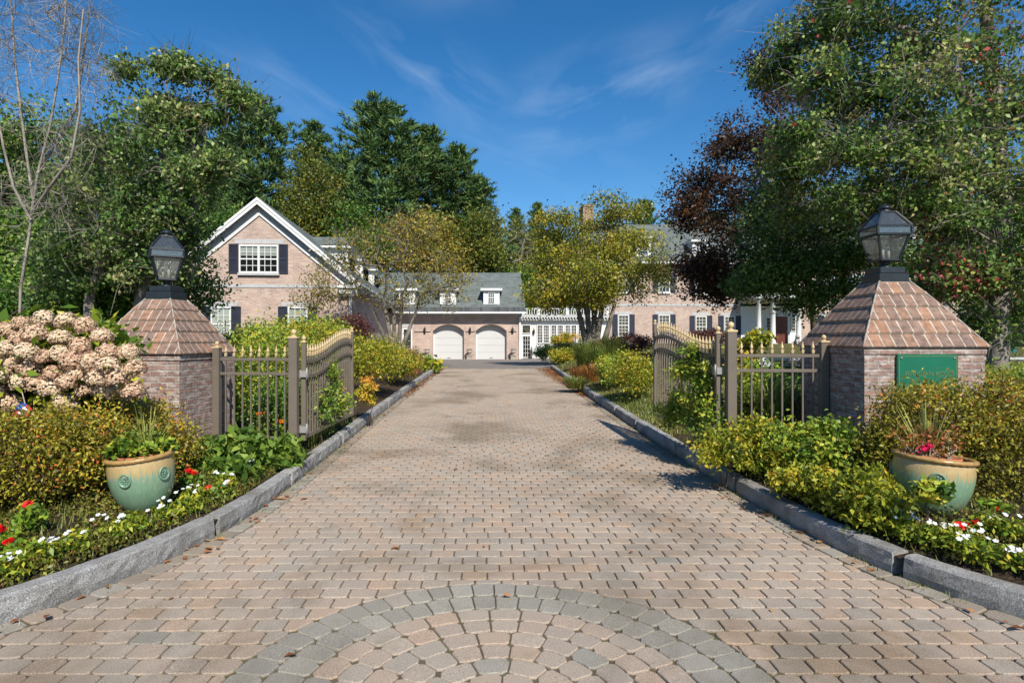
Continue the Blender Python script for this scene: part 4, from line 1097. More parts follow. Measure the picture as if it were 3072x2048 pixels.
# hanging bracket by the gable wing window
D = 24.0; x, z = WX(676, D), WZ(1010, D)
t = thing('shepherd_hook', 'black scrolled iron plant hook before the lower left gable window', 'plant hook', (x, D, .4), world=True)
q = MB(); q.tube([(x, D, .4), (x, D, WZ(965, D))], .014, 6); 
for s in (-1, 1): q.tube([(x + s * .32 * math.sin(a * .5) , D, WZ(973, D) + .14 * math.sin(a) - .05 * (a > 3)) for a in [i * .35 for i in range(12)]], .011, 5)
q.lathe([(.0, -.04), (.04, 0), (.0, .08)], 6, (x, D, WZ(965, D))); q.build('hook', M['iron'], t)
# ================================================================== brick pillars with pyramid caps
def pillar(label, corner, W, Dp, rot, zb, zt, ztop, sgn):
    """corner = front corner nearest the drive; body extends away from the drive (sgn) and backwards"""
    t = thing('brick_pillar', label, 'pillar', (corner[0], corner[1], zb), (0, 0, rot))
    h = zt - zb; x0, x1 = (-W, 0) if sgn < 0 else (0, W)
    q = MB(); i = .012
    hs = .18                                      # soldier course band starts
    q.box(x0 + i, x1 - i, i, Dp - i, -.3, h - .072)
    b_ = q.build('body', M['pillar_brick'], t)
    q = MB(); q.box(x0, x1, 0, Dp, h - .07, h); q.build('top_course', M['pillar_brick'], t)
    q = MB(); q.box(x0 + i - .004, x1 - i + .004, i - .004, Dp - i + .004, hs, hs + .19); q.build('soldier_course', M['pillar_soldier'], t)
    # five lapped tile courses
    q = MB(); n = 5; xc, yc = (x0 + x1) / 2, Dp / 2; top = .165; H_ = ztop - zt
    prof = lambda s: (1 - s) ** .94
    for k in range(n):
        s0, s1 = k / n, (k + 1) / n
        def rect(s, lip, z):
            f = prof(s); hx, hy = top + (W / 2 + .018 - top) * f + lip, top + (Dp / 2 + .018 - top) * f + lip
            return [(xc - hx, yc - hy, z), (xc + hx, yc - hy, z), (xc + hx, yc + hy, z), (xc - hx, yc + hy, z)]
        z0, z1 = h + H_ * s0, h + H_ * s1
        q.loft([rect(s0, -.03, z0 - .012 if k else z0), rect(s0, .008, z0 - .006 if k else z0 + .001), rect(s0, .010, z0 + .012), rect(s1, -.004, z1)], k == 0, True)
    cap = q.build('cap', M['pillar_tile'], t)
    uvl = cap.data.uv_layers[0].data; vs_ = cap.data.vertices
    for p in cap.data.polygons:
        sx = abs(p.normal.x) > abs(p.normal.y); k = math.floor((p.center.z - h) / (H_ / n) + .02)
        for li in p.loop_indices:
            c = vs_[cap.data.loops[li].vertex_index].co
            uvl[li].uv = ((c.y if sx else c.x) + 20 * .118 + (7 if sx else 0) + k * .031, (k + 40 + min(.999, max(.0, ((c.z - h) / (H_ / n) - k)))) * .172)
    # mortared hips
    q = MB()
    for sx in (-1, 1):
        for sy in (-1, 1):
            pts = []
            for k in range(n + 1):
                f = prof(k / n); pts.append((xc + sx * (top + (W / 2 + .018 - top) * f), yc + sy * (top + (Dp / 2 + .018 - top) * f), h + H_ * k / n + .004))
            q.tube(pts, .011, 5)
    q.build('hip_mortar', M['urn'], cap)
    return t, (xc, yc)
LCN = (WX(539, 6.9), 6.9)
pil_l, _ = pillar('brick pillar with pyramid cap behind the pink hydrangea, left of the drive', LCN, 1.15, 1.15, R(-7), .05, WZ(1062.5, 6.9), 2.11, -1)
RCN = (WX(2592, 6.1), 6.1)
pil_r, _ = pillar('brick pillar with pyramid cap bearing the green sign, right of the drive', RCN, 1.257, 1.276, 0, .1, WZ(1041, 6.1), 2.245, 1)
rl = Matrix.Rotation(R(-7), 4, 'Z'); cl = Vector((LCN[0], LCN[1], 0)) + rl @ Vector((-.575, .575, 0))
cr = Vector((RCN[0] + .6285, RCN[1] + .638, 0))
# ---------------------------------------------------------------- lanterns
def lantern(label, loc, rot_base, rot_head):
    t = thing('pillar_lantern', label, 'lantern', loc, (0, 0, rot_base))
    mh_ = Matrix.Rotation(rot_head - rot_base, 4, 'Z')
    q = MB(); q.bbox(-.165, .165, -.165, .165, -.04, .068, .006); q.bbox(-.14, .14, -.14, .14, .07, .14, .006); q.build('base', M['lamp_metal'], t)
    q = MB(); q.lathe([(.08, .14), (.075, .155), (.045, .165), (.04, .185), (.058, .195), (.058, .21), (.05, .225)], 16); q.build('stem', M['lamp_metal'], t)
    b, m, u, e = .10, .166, .184, .072                # half widths: bottom, shoulder, eave, top
    z0, z1, z2, z3, z4 = .225, .495, .503, .588, .765
    def frame(mb, ha, hb, za, zb, wd):
        C = lambda hh, z: [Vector((-hh, -hh, z)), Vector((hh, -hh, z)), Vector((hh, hh, z)), Vector((-hh, hh, z))]
        A, B = C(ha, za), C(hb, zb)
        for i in range(4):
            j = (i + 1) % 4
            for p0, p1, w_ in ((A[i], B[i], wd), (A[i], A[j], wd * .9), (B[i], B[j], wd * .9)):
                mb.tube([mh_ @ p0, mh_ @ p1], w_, 4)
    q = MB(); frame(q, b, m, z0, z1, .014); frame(q, u, u, z2, z3, .015); frame(q, u, e, z3 + .004, z4, .015)
    q.box(-b, b, -b, b, z0 - .012, z0 + .008, mh_)
    q.build('frame', M['lamp_metal'], t)
    g_ = MB()
    def panes(ha, hb, za, zb, ins):
        A = [(-ha, -ha), (ha, -ha), (ha, ha), (-ha, ha)]; B = [(-hb, -hb), (hb, -hb), (hb, hb), (-hb, hb)]
        for i in range(4):
            j = (i + 1) % 4; g_.poly([mh_ @ Vector(p) for p in ((A[i][0], A[i][1], za), (A[j][0], A[j][1], za), (B[j][0], B[j][1], zb), (B[i][0], B[i][1], zb))])
    panes(b - .002, m - .002, z0 + .01, z1, 0); panes(u - .003, u - .003, z2, z3, 0); panes(u - .004, e - .002, z3 + .005, z4, 0)
    g_.build('glass', M['lamp_glass'], t)
    q = MB(); q.lathe([(.085, z4 - .004), (.084, z4 + .008), (.055, z4 + .01), (.053, z4 + .038), (.072, z4 + .046), (.070, z4 + .056), (.048, z4 + .074), (.026, z4 + .085), (.016, z4 + .09), (.011, z4 + .10), (.0, z4 + .105)], 16); q.build('finial', M['lamp_metal'], t)
    for dx_, dy_ in ((-.035, -.02), (.035, -.01), (0, .04)):
        q = MB(); q.lathe([(.017, z0 + .01), (.017, z0 + .15), (.008, z0 + .155)], 10, (dx_, dy_, 0)); cn = q.build('candle', M['candle'], t)
        q = MB(); q.lathe([(.008, z0 + .152), (.016, z0 + .175), (.014, z0 + .2), (.004, z0 + .235), (.0, z0 + .24)], 8, (dx_, dy_, 0)); q.build('bulb', M['lamp_glass'], cn)
lantern('glass lantern on the left brick pillar, turned toward the drive', (cl.x, cl.y, 2.135), R(-7), R(31))
lantern('glass lantern on the right brick pillar above the green sign', (cr.x, cr.y, 2.27), 0, R(-2))
# ---------------------------------------------------------------- sign
DSN = 6.1
sx0, sx1, sz0, sz1 = WX(2688, DSN), WX(2870, DSN), WZ(1186, DSN), WZ(1062, DSN)
t = thing('name_sign', 'green metal name sign with faded gold letters on the right pillar', 'sign', ((sx0 + sx1) / 2, DSN - .02, (sz0 + sz1) / 2))
w2, h2_ = (sx1 - sx0) / 2, (sz1 - sz0) / 2
q = MB(); rc = .018
ring = [(s[0] * (w2 - rc) + rc * math.cos(a), s[1] * (h2_ - rc) + rc * math.sin(a)) for s, a0 in (((1, 1), 0), ((-1, 1), 90), ((-1, -1), 180), ((1, -1), 270)) for a in (R(a0 + d) for d in (0, 30, 60, 90))]
q.loft([[(x, .018, z) for x, z in ring], [(x, .002, z) for x, z in ring], [(x * .993, -.002, z * .99) for x, z in ring]], True, True); q.build('plate', M['sign'], t)
q = MB(); k = .94
for z_ in (-1, 1): q.box(-w2 * k, w2 * k, -.004, -.0022, z_ * h2_ * .9 - .003, z_ * h2_ * .9 + .003)
for x_ in (-1, 1): q.box(x_ * w2 * k - .003, x_ * w2 * k + .003, -.004, -.0022, -h2_ * .9 + .004, h2_ * .9 - .004)
q.build('border', M['sign_letter'], t)
for sx_ in (-1, 1):
    q = MB(); q.lathe([(.0, -.006), (.011, -.003), (.011, .0)], 10, (0, 0, 0), True, Matrix.Translation((sx_ * (w2 - .04), -.003, h2_ - .04)) @ Matrix.Rotation(R(90), 4, 'X') @ Matrix.Scale(-1, 4, (0, 0, 1))); q.build('bolt', M['steel'], t)
def text_obj(s, size, x, z, parent, wid=None):
    cu = bpy.data.curves.new('lettering', 'FONT'); cu.body = s; cu.size = size; cu.extrude = .0012; cu.align_x = 'CENTER'; cu.space_character = 1.12
    o = bpy.data.objects.new('lettering_src', cu); col.objects.link(o)
    dg = bpy.context.evaluated_depsgraph_get(); me = bpy.data.meshes.new_from_object(o.evaluated_get(dg)); bpy.data.objects.remove(o)
    xs_ = [v.co.x for v in me.vertices]; k = (wid / (max(xs_) - min(xs_))) if wid else 1
    me.transform(Matrix.Translation((x, -.0035, z)) @ Matrix.Rotation(R(90), 4, 'X') @ Matrix.Diagonal((k, 1, 1, 1)))
    me.materials.clear(); me.materials.append(M['sign_letter'])
    ob = bpy.data.objects.new('lettering', me); col.objects.link(ob); ob.parent = parent
text_obj('WINDOW IN WOODS', .075, .012, -.012, t, .5)
text_obj('ER RD', .07, .115, -.135, t, .16)

# ---------------------------------------------------------------- fence, gates
def finial(par, x, y, z, s=1.0):
    q = MB(); m_ = Matrix.Translation((x, y, z)) @ Matrix.Scale(s, 4)
    q.box(-.013, .013, -.013, .013, 0, .022, m_); q.box(-.017, .017, -.017, .017, .022, .032, m_)
    q.lathe([(.010, .032), (.009, .045), (.019, .058), (.017, .07), (.006, .112), (.0085, .118), (.0085, .124), (.0, .13)], 6, (0, 0, 0), False, m_)
    return q.build('finial', M['gold'], par, off=(0, 0, 0))
def post(par, x, y, w_, z0, zcap, ball, name='post'):
    q = MB(); q.bbox(x - w_ / 2, x + w_ / 2, y - w_ / 2, y + w_ / 2, z0, zcap, .004); p = q.build(name, M['taupe'], par, off=(0, 0, 0))
    q = MB(); c_ = w_ / 2 + .007; hc = w_ * .22; r_ = (ball - zcap - hc) / 2.6
    q.bbox(x - c_, x + c_, y - c_, y + c_, zcap - .002, zcap + hc, .004)
    q.lathe([(r_ * .95, hc - .001), (r_ * .9, hc + .012), (r_ * .42, hc + r_ * .35), (r_ * .45, hc + r_ * .6), (r_ * .8, hc + r_ * .85), (r_, hc + r_ * 1.5), (r_ * .9, hc + r_ * 1.95), (r_ * .6, hc + r_ * 2.35), (.001, hc + r_ * 2.6)], 14, (x, y, zcap))
    q.build('ball_cap', M['gold'], p, off=(0, 0, 0)); return p
def fence(label, A, B, zr1, zr2, zpick, zlow, zend, ballend, n=8):
    """A end post by the pillar, B toward the main post"""
    A, B = Vector(A), Vector(B); d = B - A; ln = d.length; rot = math.atan2(d.y, d.x)
    t = thing('fence_panel', label, 'fence', (A.x, A.y, 0), (0, 0, rot))
    post(t, 0, 0, .085, .0, zend, ballend, 'end_post')
    for z in (zr1, zr2, zlow):
        q = MB(); q.bbox(.044, ln - .052, -.014, .014, z - .018, z + .018, .002); q.build('rail', M['taupe'], t, off=(0, 0, 0))
    for i in range(n):
        x = .05 + (ln - .10) * (i + .6) / (n + .2)
        q = MB(); q.box(x - .009, x + .009, -.009, .009, zlow - .12, zpick); p = q.build('picket', M['taupe'], t, off=(0, 0, 0))
        finial(p, x, 0, zpick)
AL, BL = (WX(649, 7.5), 7.52), (WX(879, 7.42), 7.45)
AR, BR = (WX(2474, 6.75), 6.77), (WX(2197.5, 6.8), 6.85)
fence('straight fence panel of taupe pickets between left pillar and left gate post', AL, BL, WZ(1078, 7.45), WZ(1121, 7.45), 1.40, .38, WZ(1044, 7.5), WZ(1022.7, 7.5))
fence('straight fence panel of taupe pickets between right pillar and right gate post', AR, BR, WZ(1067, 6.75), WZ(1112, 6.75), 1.455, .42, WZ(1027, 6.75), WZ(1003.6, 6.75))
def gate_post(label, B, zcap, ball):
    t = thing('gate_post', label, 'gate post', (B[0], B[1], 0)); post(t, 0, 0, .104, -.1, zcap, ball)
    return t
gate_post('tall square taupe gate post with ball cap left of the drive', BL, WZ(1014.5, 7.4), WZ(986.7, 7.4))
gate_post('tall square taupe gate post with ball cap right of the drive', BR, WZ(995.7, 6.8), WZ(963.8, 6.8))
def gate(label, hp, ep, zb, s, post_side):
    hp, ep = Vector(hp), Vector(ep); d = ep - hp; ln = d.length; rot = math.atan2(d.y, d.x)
    t = thing('drive_gate', label, 'gate', (hp.x, hp.y, zb), (0, 0, rot))
    q0 = dict(off=(0, 0, 0))
    post(t, 0, 0, .058, -.04, 1.20 * s, 1.285 * s, 'hinge_stile'); post(t, ln, 0, .05, -.02, 1.37 * s, 1.44 * s, 'end_stile')
    up = lambda x: .24 * sm((x / ln - .12) / .74) - .03 * sm((x / ln - .88) / .12)
    for base in (.955 * s, .765 * s):
        q = MB(); pts = [.03 + (ln - .06) * i / 24 for i in range(25)]
        q.loft([[(x, -.016, base + up(x) - .02), (x, .016, base + up(x) - .02), (x, .016, base + up(x) + .02), (x, -.016, base + up(x) + .02)] for x in pts]); q.build('rail', M['taupe'], t, **q0)
    q = MB(); q.box(.03, ln - .03, -.018, .018, -.02, .022); q.build('rail', M['taupe'], t, **q0)
    n = 21
    for i in range(n):
        x = .03 + (ln - .06) * (i + 1) / (n + 1); zt_ = .955 * s + up(x) + .075
        q = MB(); q.box(x - .0095, x + .0095, -.0095, .0095, .02, zt_); p = q.build('picket', M['taupe'], t, **q0); finial(p, x, 0, zt_, 1.12)
    for z in (.10, .80):
        q = MB(); q.box(-.06, .03, -.045, .036, z - .035, z + .045); q.box(-.02, .034, -.05, .05, z - .045, z + .055); q.tube([(-.045, -.05 * post_side, z - .07), (-.045, -.05 * post_side, z + .08)], .012, 8); q.build('hinge', M['steel'], t, **q0)
    return t
gate('left wrought gate standing open with arched top rail and gold spear tips', (WX(911, 7.55), 7.56), (WX(1056, 9.95), 9.95), .37, 1.0, 1)
gate('right wrought gate standing open, tangled in a climbing rose', (WX(2155, 6.95), 6.96), (WX(1965, 9.4), 9.4), .44, 1.03, -1)

# ---------------------------------------------------------------- glazed pots
def pot(label, loc, s, tilt, meds, rz):
    t = thing('glazed_pot', label, 'pot', loc, (tilt[0], tilt[1], rz)); t.scale = (s[0], s[0], s[1])
    q = MB(); q.lathe([(.17, 0), (.185, .01), (.235, .09), (.268, .18), (.285, .27), (.288, .34), (.28, .40), (.272, .425), (.262, .43), (.255, .40), (.25, .36)], 48); q.build('body', M['pot'], t, off=(0, 0, 0))
    q = MB(); n, m_ = 120, 10; rings = []
    for i in range(n):
        a = 2 * math.pi * i / n; rg = []
        for j in range(m_):
            b_ = 2 * math.pi * j / m_; r_ = .025 * (1 + .07 * math.sin(30 * a + b_ * 2))
            rr = .276 + r_ * math.cos(b_); rg.append((rr * math.cos(a), rr * math.sin(a), .437 + .8 * r_ * math.sin(b_)))
        rings.append(rg)
    rings.append(rings[0]); q.loft(rings, False, False, None, True); q.build('rim', M['pot_rim'], t, off=(0, 0, 0))
    for a in meds:
        mt = Matrix.Rotation(a, 4, 'Z') @ Matrix.Translation((.282, 0, .29)) @ Matrix.Rotation(R(90), 4, 'Y')
        q = MB(); q.lathe([(.058, -.01), (.058, .010), (.05, .016), (.045, .010), (.04, .004), (.0, .006)], 24, (0, 0, 0), True, mt)
        for k in range(8): a2 = k * math.pi / 4; q.tube([mt @ Vector((.012 * math.cos(a2), .012 * math.sin(a2), .009)), mt @ Vector((.036 * math.cos(a2), .036 * math.sin(a2), .008))], [.006, .004], 5)
        q.sphere(mt @ Vector((0, 0, .01)), .011, 8, 6); q.build('medallion', M['medallion'], t, off=(0, 0, 0))
    q = MB(); q.lathe([(.001, .375), (.252, .37)], 24); q.build('soil', M['soil'], t, off=(0, 0, 0))
    n_ = thing('terracotta_pot', label.split(',')[0].replace('glazed pot', 'pot') + ' holding the plant inside the larger glazed pot' if False else None, None, loc, (tilt[0], tilt[1], rz)); n_.scale = (s[0], s[0], s[1])
    q = MB(); q.lathe([(.14, .30), (.175, .40), (.178, .425), (.192, .427), (.192, .452), (.178, .455), (.17, .43), (.001, .425)], 28); q.build('pot_wall', M['terracotta'], n_, off=(0, 0, 0))
    q = MB(); q.lathe([(.001, .437), (.168, .433)], 20); q.build('soil', M['soil'], n_, off=(0, 0, 0))
    return t, n_
PL = (WX(437, 4.95), 4.95, WZ(1519, 4.95)); PR = (WX(2788, 4.65), 4.65, WZ(1530, 4.65))
pl_, nl_ = pot('green and ochre drip glazed pot with spiky plant, left of the drive', PL, (.86, .98), (R(2), R(-5)), (R(-96), R(-28), R(160)), R(8))
pr_, nr_ = pot('green and ochre drip glazed pot with dried geraniums, right of the drive', PR, (.93, .95), (R(-1), R(5)), (R(-112), R(20), R(150)), R(-8))
tag(nl_, 'plain terracotta pot sunk inside the left glazed pot', 'pot'); tag(nr_, 'plain terracotta pot sunk inside the right glazed pot', 'pot')
# ---------------------------------------------------------------- small flag
D = 5.0; fx, fz = WX(66, D), WZ(1225, D)
t = thing('small_flag', 'small stars and stripes flag on a stick under the hydrangea', 'flag', (fx, D, fz))
q = MB(); q.tube([(.10, 0, -.25), (-.0, 0, .14)], .004, 6); q.build('stick', M['urn'], t)
def wav(u, v): return (-.01 - u * .05 + v * .15, -.02 + .02 * math.sin(u * 9 + v * 5), .06 - v * .07 - u * .10)
q = MB()
for i in range(7):
    q.cur = 0 if i % 2 == 0 else 1
    for k in range(8):
        u0, u1, v0, v1 = i / 7, (i + 1) / 7, k / 8, (k + 1) / 8
        if i < 4 and k < 3: continue
        q.poly([wav(u0, v0), wav(u0, v1), wav(u1, v1), wav(u1, v0)])
q.build('stripes', [M['flag_red'], M['flag_white']], t)
q = MB()
for i in range(4):
    for k in range(3): q.cur = 0; q.poly([wav(i / 7, k / 8), wav(i / 7, (k + 1) / 8), wav((i + 1) / 7, (k + 1) / 8), wav((i + 1) / 7, k / 8)])
q.cur = 1
for i in range(3):
    for k in range(3):
        p = Vector(wav((i + .5) / 7, (k + .5) / 8)) + Vector((0, -.002, 0)); q.poly([p + Vector((.004, 0, 0)), p + Vector((0, 0, .004)), p + Vector((-.004, 0, 0)), p + Vector((0, 0, -.004))])
q.build('canton', [M['flag_blue'], M['flag_white']], t)
# ================================================================== vegetation
def E(x, y, D, rx, ry, rz, *w):                      # ellipsoid from photo position: rx, rz in photo px, ry in metres
    k = D / F; return (WX(x, D), D, WZ(y, D), rx * k, ry, rz * k) + tuple(w)
def T(pts): return [tuple(P(x, y, D)) for x, y, D in pts]
def G(x, y): return bedz(x, y)
def base_at(x, D): X = WX(x, D); return (X, D, G(X, D))
# ---------------------------------------------------------------- left tree group
b = base_at(50, 11.5)
Tr = [[(b[0], b[1], b[2] - .2)] + T([(62, 860, 11.5), (88, 700, 11.5), (100, 600, 11.45), (118, 500, 11.4), (150, 380, 11.3), (172, 250, 11.2), (190, 110, 11.2), (205, -60, 11.1)]),
      T([(100, 600, 11.45), (80, 470, 11.5), (62, 330, 11.6), (45, 190, 11.6), (35, 40, 11.7), (20, -120, 11.7)]),
      T([(112, 520, 11.4), (170, 430, 11.6), (225, 330, 11.8), (245, 210, 11.9), (262, 80, 12), (275, -60, 12)]),
      T([(95, 640, 11.45), (150, 560, 11.1), (215, 470, 10.9), (240, 330, 10.8), (235, 180, 10.8), (250, 30, 10.8)]),
      T([(92, 660, 11.45), (40, 560, 11.3), (10, 440, 11.2), (-15, 300, 11.2), (-40, 120, 11.2)])]
tree('bare_tree', 'tall half dead tree with bare silvery upper branches at far left', 'tree', b, Tr,
     [E(180, 130, 11.3, 100, .8, 300, 4), E(40, 130, 11.6, 70, .7, 300, 3), E(265, 120, 11.9, 70, .8, 220, 3), E(-30, 200, 11.2, 60, .7, 280, 2), E(180, 420, 11.2, 130, .9, 130, 2), E(300, 230, 11.8, 50, .6, 130, .8), E(140, 620, 11.2, 160, 1.0, 110, 2)],
     300, 0, 0, .1, .6, LM['maple_left'], M['bark_bare'], rtip=.0036, e=2.3, alpha=.1, step=.4, twig=5, twl=.6, twr=.0036, shell=.1, start=.12, arch=-.04, jit=.05, up=1.3, tr_r=.032)
b = base_at(255, 13.5)
b2 = base_at(420, 13.5)
tree('maple_tree', 'broad green maple left of the gable reaching a leafy bough over the roof edge', 'tree', b,
     [[(b[0], b[1], b[2] - .2)] + T([(270, 880, 13.5), (340, 700, 13.6), (420, 560, 13.4), (520, 420, 13.2)]), [(b2[0] - .6, b2[1], b2[2] - .2)] + T([(430, 860, 13.5), (500, 740, 13.4), (590, 620, 13.2)])],
     [E(470, 440, 13.4, 170, 1.3, 110, 4), E(320, 570, 13.6, 220, 1.6, 170, 5.5), E(520, 580, 13.2, 110, 1.1, 130, 3.6), E(610, 310, 13.0, 110, .6, 55, 1.5), E(695, 285, 12.9, 35, .3, 40, .35), E(430, 730, 13.4, 120, 1.2, 130, 3), E(610, 220, 13, 90, .4, 40, .45), E(240, 760, 13.5, 150, 1.2, 150, 3), E(400, 270, 13.3, 90, .8, 55, .9), E(600, 500, 13, 60, .6, 90, 1.0), E(520, 210, 13.1, 40, .3, 45, .25)],
     470, 72, .17, .098, .62, LM['maple_left'], M['bark_grey'], rtip=.0055, alpha=.3, step=.5, twig=5, twl=.7, twr=.0052, tr_r=.13, bough=9, bsz=.34, tone_c=.47, tone_v=.2, axisdown=.5, shell=.2, up=.7)
b = base_at(-60, 16)
tree('maple_tree', 'dense green tree filling the far left edge behind the bare tree', 'tree', b,
     [[(b[0], b[1], b[2] - .2)] + T([(-50, 800, 16), (0, 600, 16), (60, 470, 16)])],
     [E(60, 560, 16.5, 260, 1.8, 200, 5), E(-80, 480, 16, 200, 1.6, 170, 3), E(240, 500, 16.8, 200, 1.4, 170, 3), E(120, 760, 15.5, 260, 1.6, 150, 5), E(330, 640, 17, 160, 1.2, 160, 2), E(-100, 760, 15.5, 180, 1.6, 160, 3), E(20, 380, 16, 50, .8, 60, .6)],
     340, 84, .24, .11, .62, LM['under'], M['bark_dark'], bough=9, bsz=.32, rtip=.007, alpha=.3, tone_c=.42, tone_v=.22, axisdown=.4, twig=1, shell=.25)
for (bx, D, bl, lab) in ((430, 15.5, [E(430, 850, 15.5, 150, 1.0, 130, 2), E(560, 860, 15.5, 100, .9, 110, 1.3)], 'dark green lilac like shrub growing under the left maple'), (130, 14.6, [E(150, 880, 14.6, 150, 1.0, 110, 2), E(-40, 880, 14.4, 150, 1.0, 120, 2)], 'dark green shrub growing around the trunks at far left'), (330, 14.4, [E(300, 900, 14.6, 110, .8, 90, 1)], 'small dark shrub between the two leaning left trunks')):
    shrub('understory_shrub', lab, 'shrub', bl, 9000, .10, .6, LM['under'], base=base_at(bx, D), stem='stem', tone_c=.42, tone_v=.22, shell=.35, sig=.22)
shrub('clipped_shrub', 'low clipped olive shrub behind the left pillar cap', 'shrub', [E(330, 1000, 11, 90, .5, 38)], 4200, .045, .55, LM['shrub_green'], base=base_at(330, 11), tone_c=.4, shell=.6, zmin=.9)
# ---------------------------------------------------------------- pines behind
def pine_mesh(nm, Ht, Wd, seed, dense=1.0, crown0=.12, point=.8):
    global RNG
    rs = np.random.default_rng(seed)
    wd = MB(); wd.tube([(0, 0, -1), (.15, 0, Ht * .3), (-.1, .1, Ht * .65), (0, 0, Ht)], [.42, .33, .2, .03], 8)
    P_, A_, N_, S_, T_ = [], [], [], [], []
    z = Ht * crown0; lump = rs.uniform(0, 6.28, 4)
    while z < Ht * .985:
        f = (z / Ht - crown0) / (1 - crown0)
        prof = (min(1, .55 + 1.6 * f) if f < .28 else 1) * (1 - max(0, f - .28) / .72) ** point
        nb = rs.integers(4, 7); a0 = rs.uniform(0, 6.28)
        for k in range(nb):
            a = a0 + 6.28 * k / nb + rs.normal() * .25
            ln = Wd * (prof * rs.uniform(.55, 1.18) * (1 + .22 * math.sin(3 * a + lump[0] + z * .5)) + .05)
            rise = .12 + .55 * f + rs.normal() * .1
            d = np.array([math.cos(a), math.sin(a), 0]); pts = []
            for s in np.linspace(0, 1, 5): pts.append(d * ln * s + np.array([0, 0, z + ln * (rise * s * .55 + .28 * s * s * (.4 + f)) - .18 * ln * s * (1 - s) * (1 - f)]))
            wd.tube([tuple(p) for p in pts], [.07 * (1 - f * .6), .055 * (1 - f * .6), .04, .025, .01], 4, False)
            m = max(3, int(ln * 3.2 * dense))
            for q in range(m):
                s = rs.uniform(.25, 1.02); i = min(3, int(s * 4)); u = s * 4 - i
                c = pts[i] * (1 - u) + pts[i + 1] * u if i < 4 else pts[4]
                lat = np.array([-d[1], d[0], 0]) * rs.normal() * ln * .24 * (1.15 - s * .6)
                c = c + lat + np.array([0, 0, abs(rs.normal()) * .22 + .1])
                nn = rs.integers(11, 18); tt = rs.normal(.45, .17)
                dirs = rs.normal(size=(nn, 3)); dirs[:, 2] = np.abs(dirs[:, 2]) * .9 + .35; dirs += d * .55; dirs = unit(dirs)
                P_.append(c + dirs * .26 + rs.normal(size=(nn, 3)) * .10); A_.append(dirs); T_.append(tt + rs.normal(size=nn) * .12)
        z += rs.uniform(.5, .85) * (1.15 - .4 * f)
    for q in range(10):
        c = np.array([0, 0, Ht * .97 + q * .09]); dirs = unit(rs.normal(size=(12, 3)) * .5 + np.array([0, 0, 1])); P_.append(c + dirs * .2); A_.append(dirs); T_.append(rs.normal(.45, .1, 12))
    pts, ax, tn = np.vstack(P_), np.vstack(A_), np.concatenate(T_)
    return wd, pts, ax, tn
PINES = {}
def pine(kind, label, x, ytip, D, wpx, zg=None, rz=0.):
    Ht0 = 25.0
    X = WX(x, D); zg = zg if zg is not None else dz(44) + 6 * sm((D - 60) / 60); top = WZ(ytip, D)
    if kind not in PINES:
        spec = {'a': (25, 5.6, 3, 1.15, .06, .55), 'b': (25, 4.6, 8, 1.2, .05, .62), 'c': (25, 3.4, 14, 1.25, .08, .7)}[kind]
        wd, pts, ax, tn = pine_mesh(kind, *spec)
        t = thing('pine_tree', label, 'tree', (0, 0, 0), group='tall pines behind the houses')
        wd.build('trunk', M['bark_pine'], t, uv=False)
        leaf_obj('crown', pts, .66, .17, tn, LM['pine'], t, axis=ax, up=.3, fold=.05)
        PINES[kind] = (t, spec[1])
        r = t
    else:
        r = copy_tree(PINES[kind][0]); r['label'] = label
    k = (top - zg) / Ht0; kw = wpx * D / F / PINES[kind][1]
    r.location = (X, D, zg); r.scale = (kw, kw, k); r.rotation_euler = (0, 0, rz)
PN = [('a', 'tallest broad white pine rising behind the garage ridge', 1150, 322, 63, 215, 0), ('b', 'white pine peak just right of the tallest pine', 1285, 392, 66, 165, 1), ('b', 'white pine on the right shoulder of the tall clump', 1375, 448, 64, 150, 2), ('c', 'outermost pine at the right edge of the tall clump', 1440, 535, 62, 115, 3.4),
      ('b', 'dark pine directly above the gable peak', 775, 305, 64, 170, 4), ('c', 'pine peak between the gable pine and the tallest pine', 940, 372, 66, 120, .6), ('a', 'wide pine behind the front dormers of the wing', 1020, 470, 70, 150, 2.2), ('c', 'pine half hidden by the bough of the left maple', 690, 400, 66, 150, 1.5), ('a', 'broad pine behind the left maple crown', 560, 400, 68, 150, 3), ('a', 'dark pine showing low behind the far left trees', 330, 420, 68, 190, 5), ('a', 'pine at the far left edge behind everything', 80, 470, 70, 200, 1.1),
      ('c', 'slim far pine right of the dead grey tree', 1548, 628, 80, 60, 0), ('c', 'far pine with pointed tip left of the chimney', 1612, 612, 82, 60, 2), ('c', 'far pine close beside the chimney', 1672, 690, 78, 60, 4), ('b', 'far pine behind the yellow crabapple top', 1935, 608, 78, 90, 1), ('c', 'far pine peeking above the main house ridge', 2010, 668, 80, 70, 5), ('b', 'far pine low behind the copper beech', 2150, 640, 84, 110, 3), ('a', 'far pine behind the right end of the main house', 2700, 600, 80, 200, 2), ('b', 'far pine at the right edge behind the big maple', 3000, 560, 76, 160, 4), ('b', 'far pine behind the maple above the lantern', 2420, 620, 86, 150, 5.5)]
for kd, lb, x, yt, D, wp, rz_ in PN: pine(kd, lb, x, yt, D, wp, None, rz_)
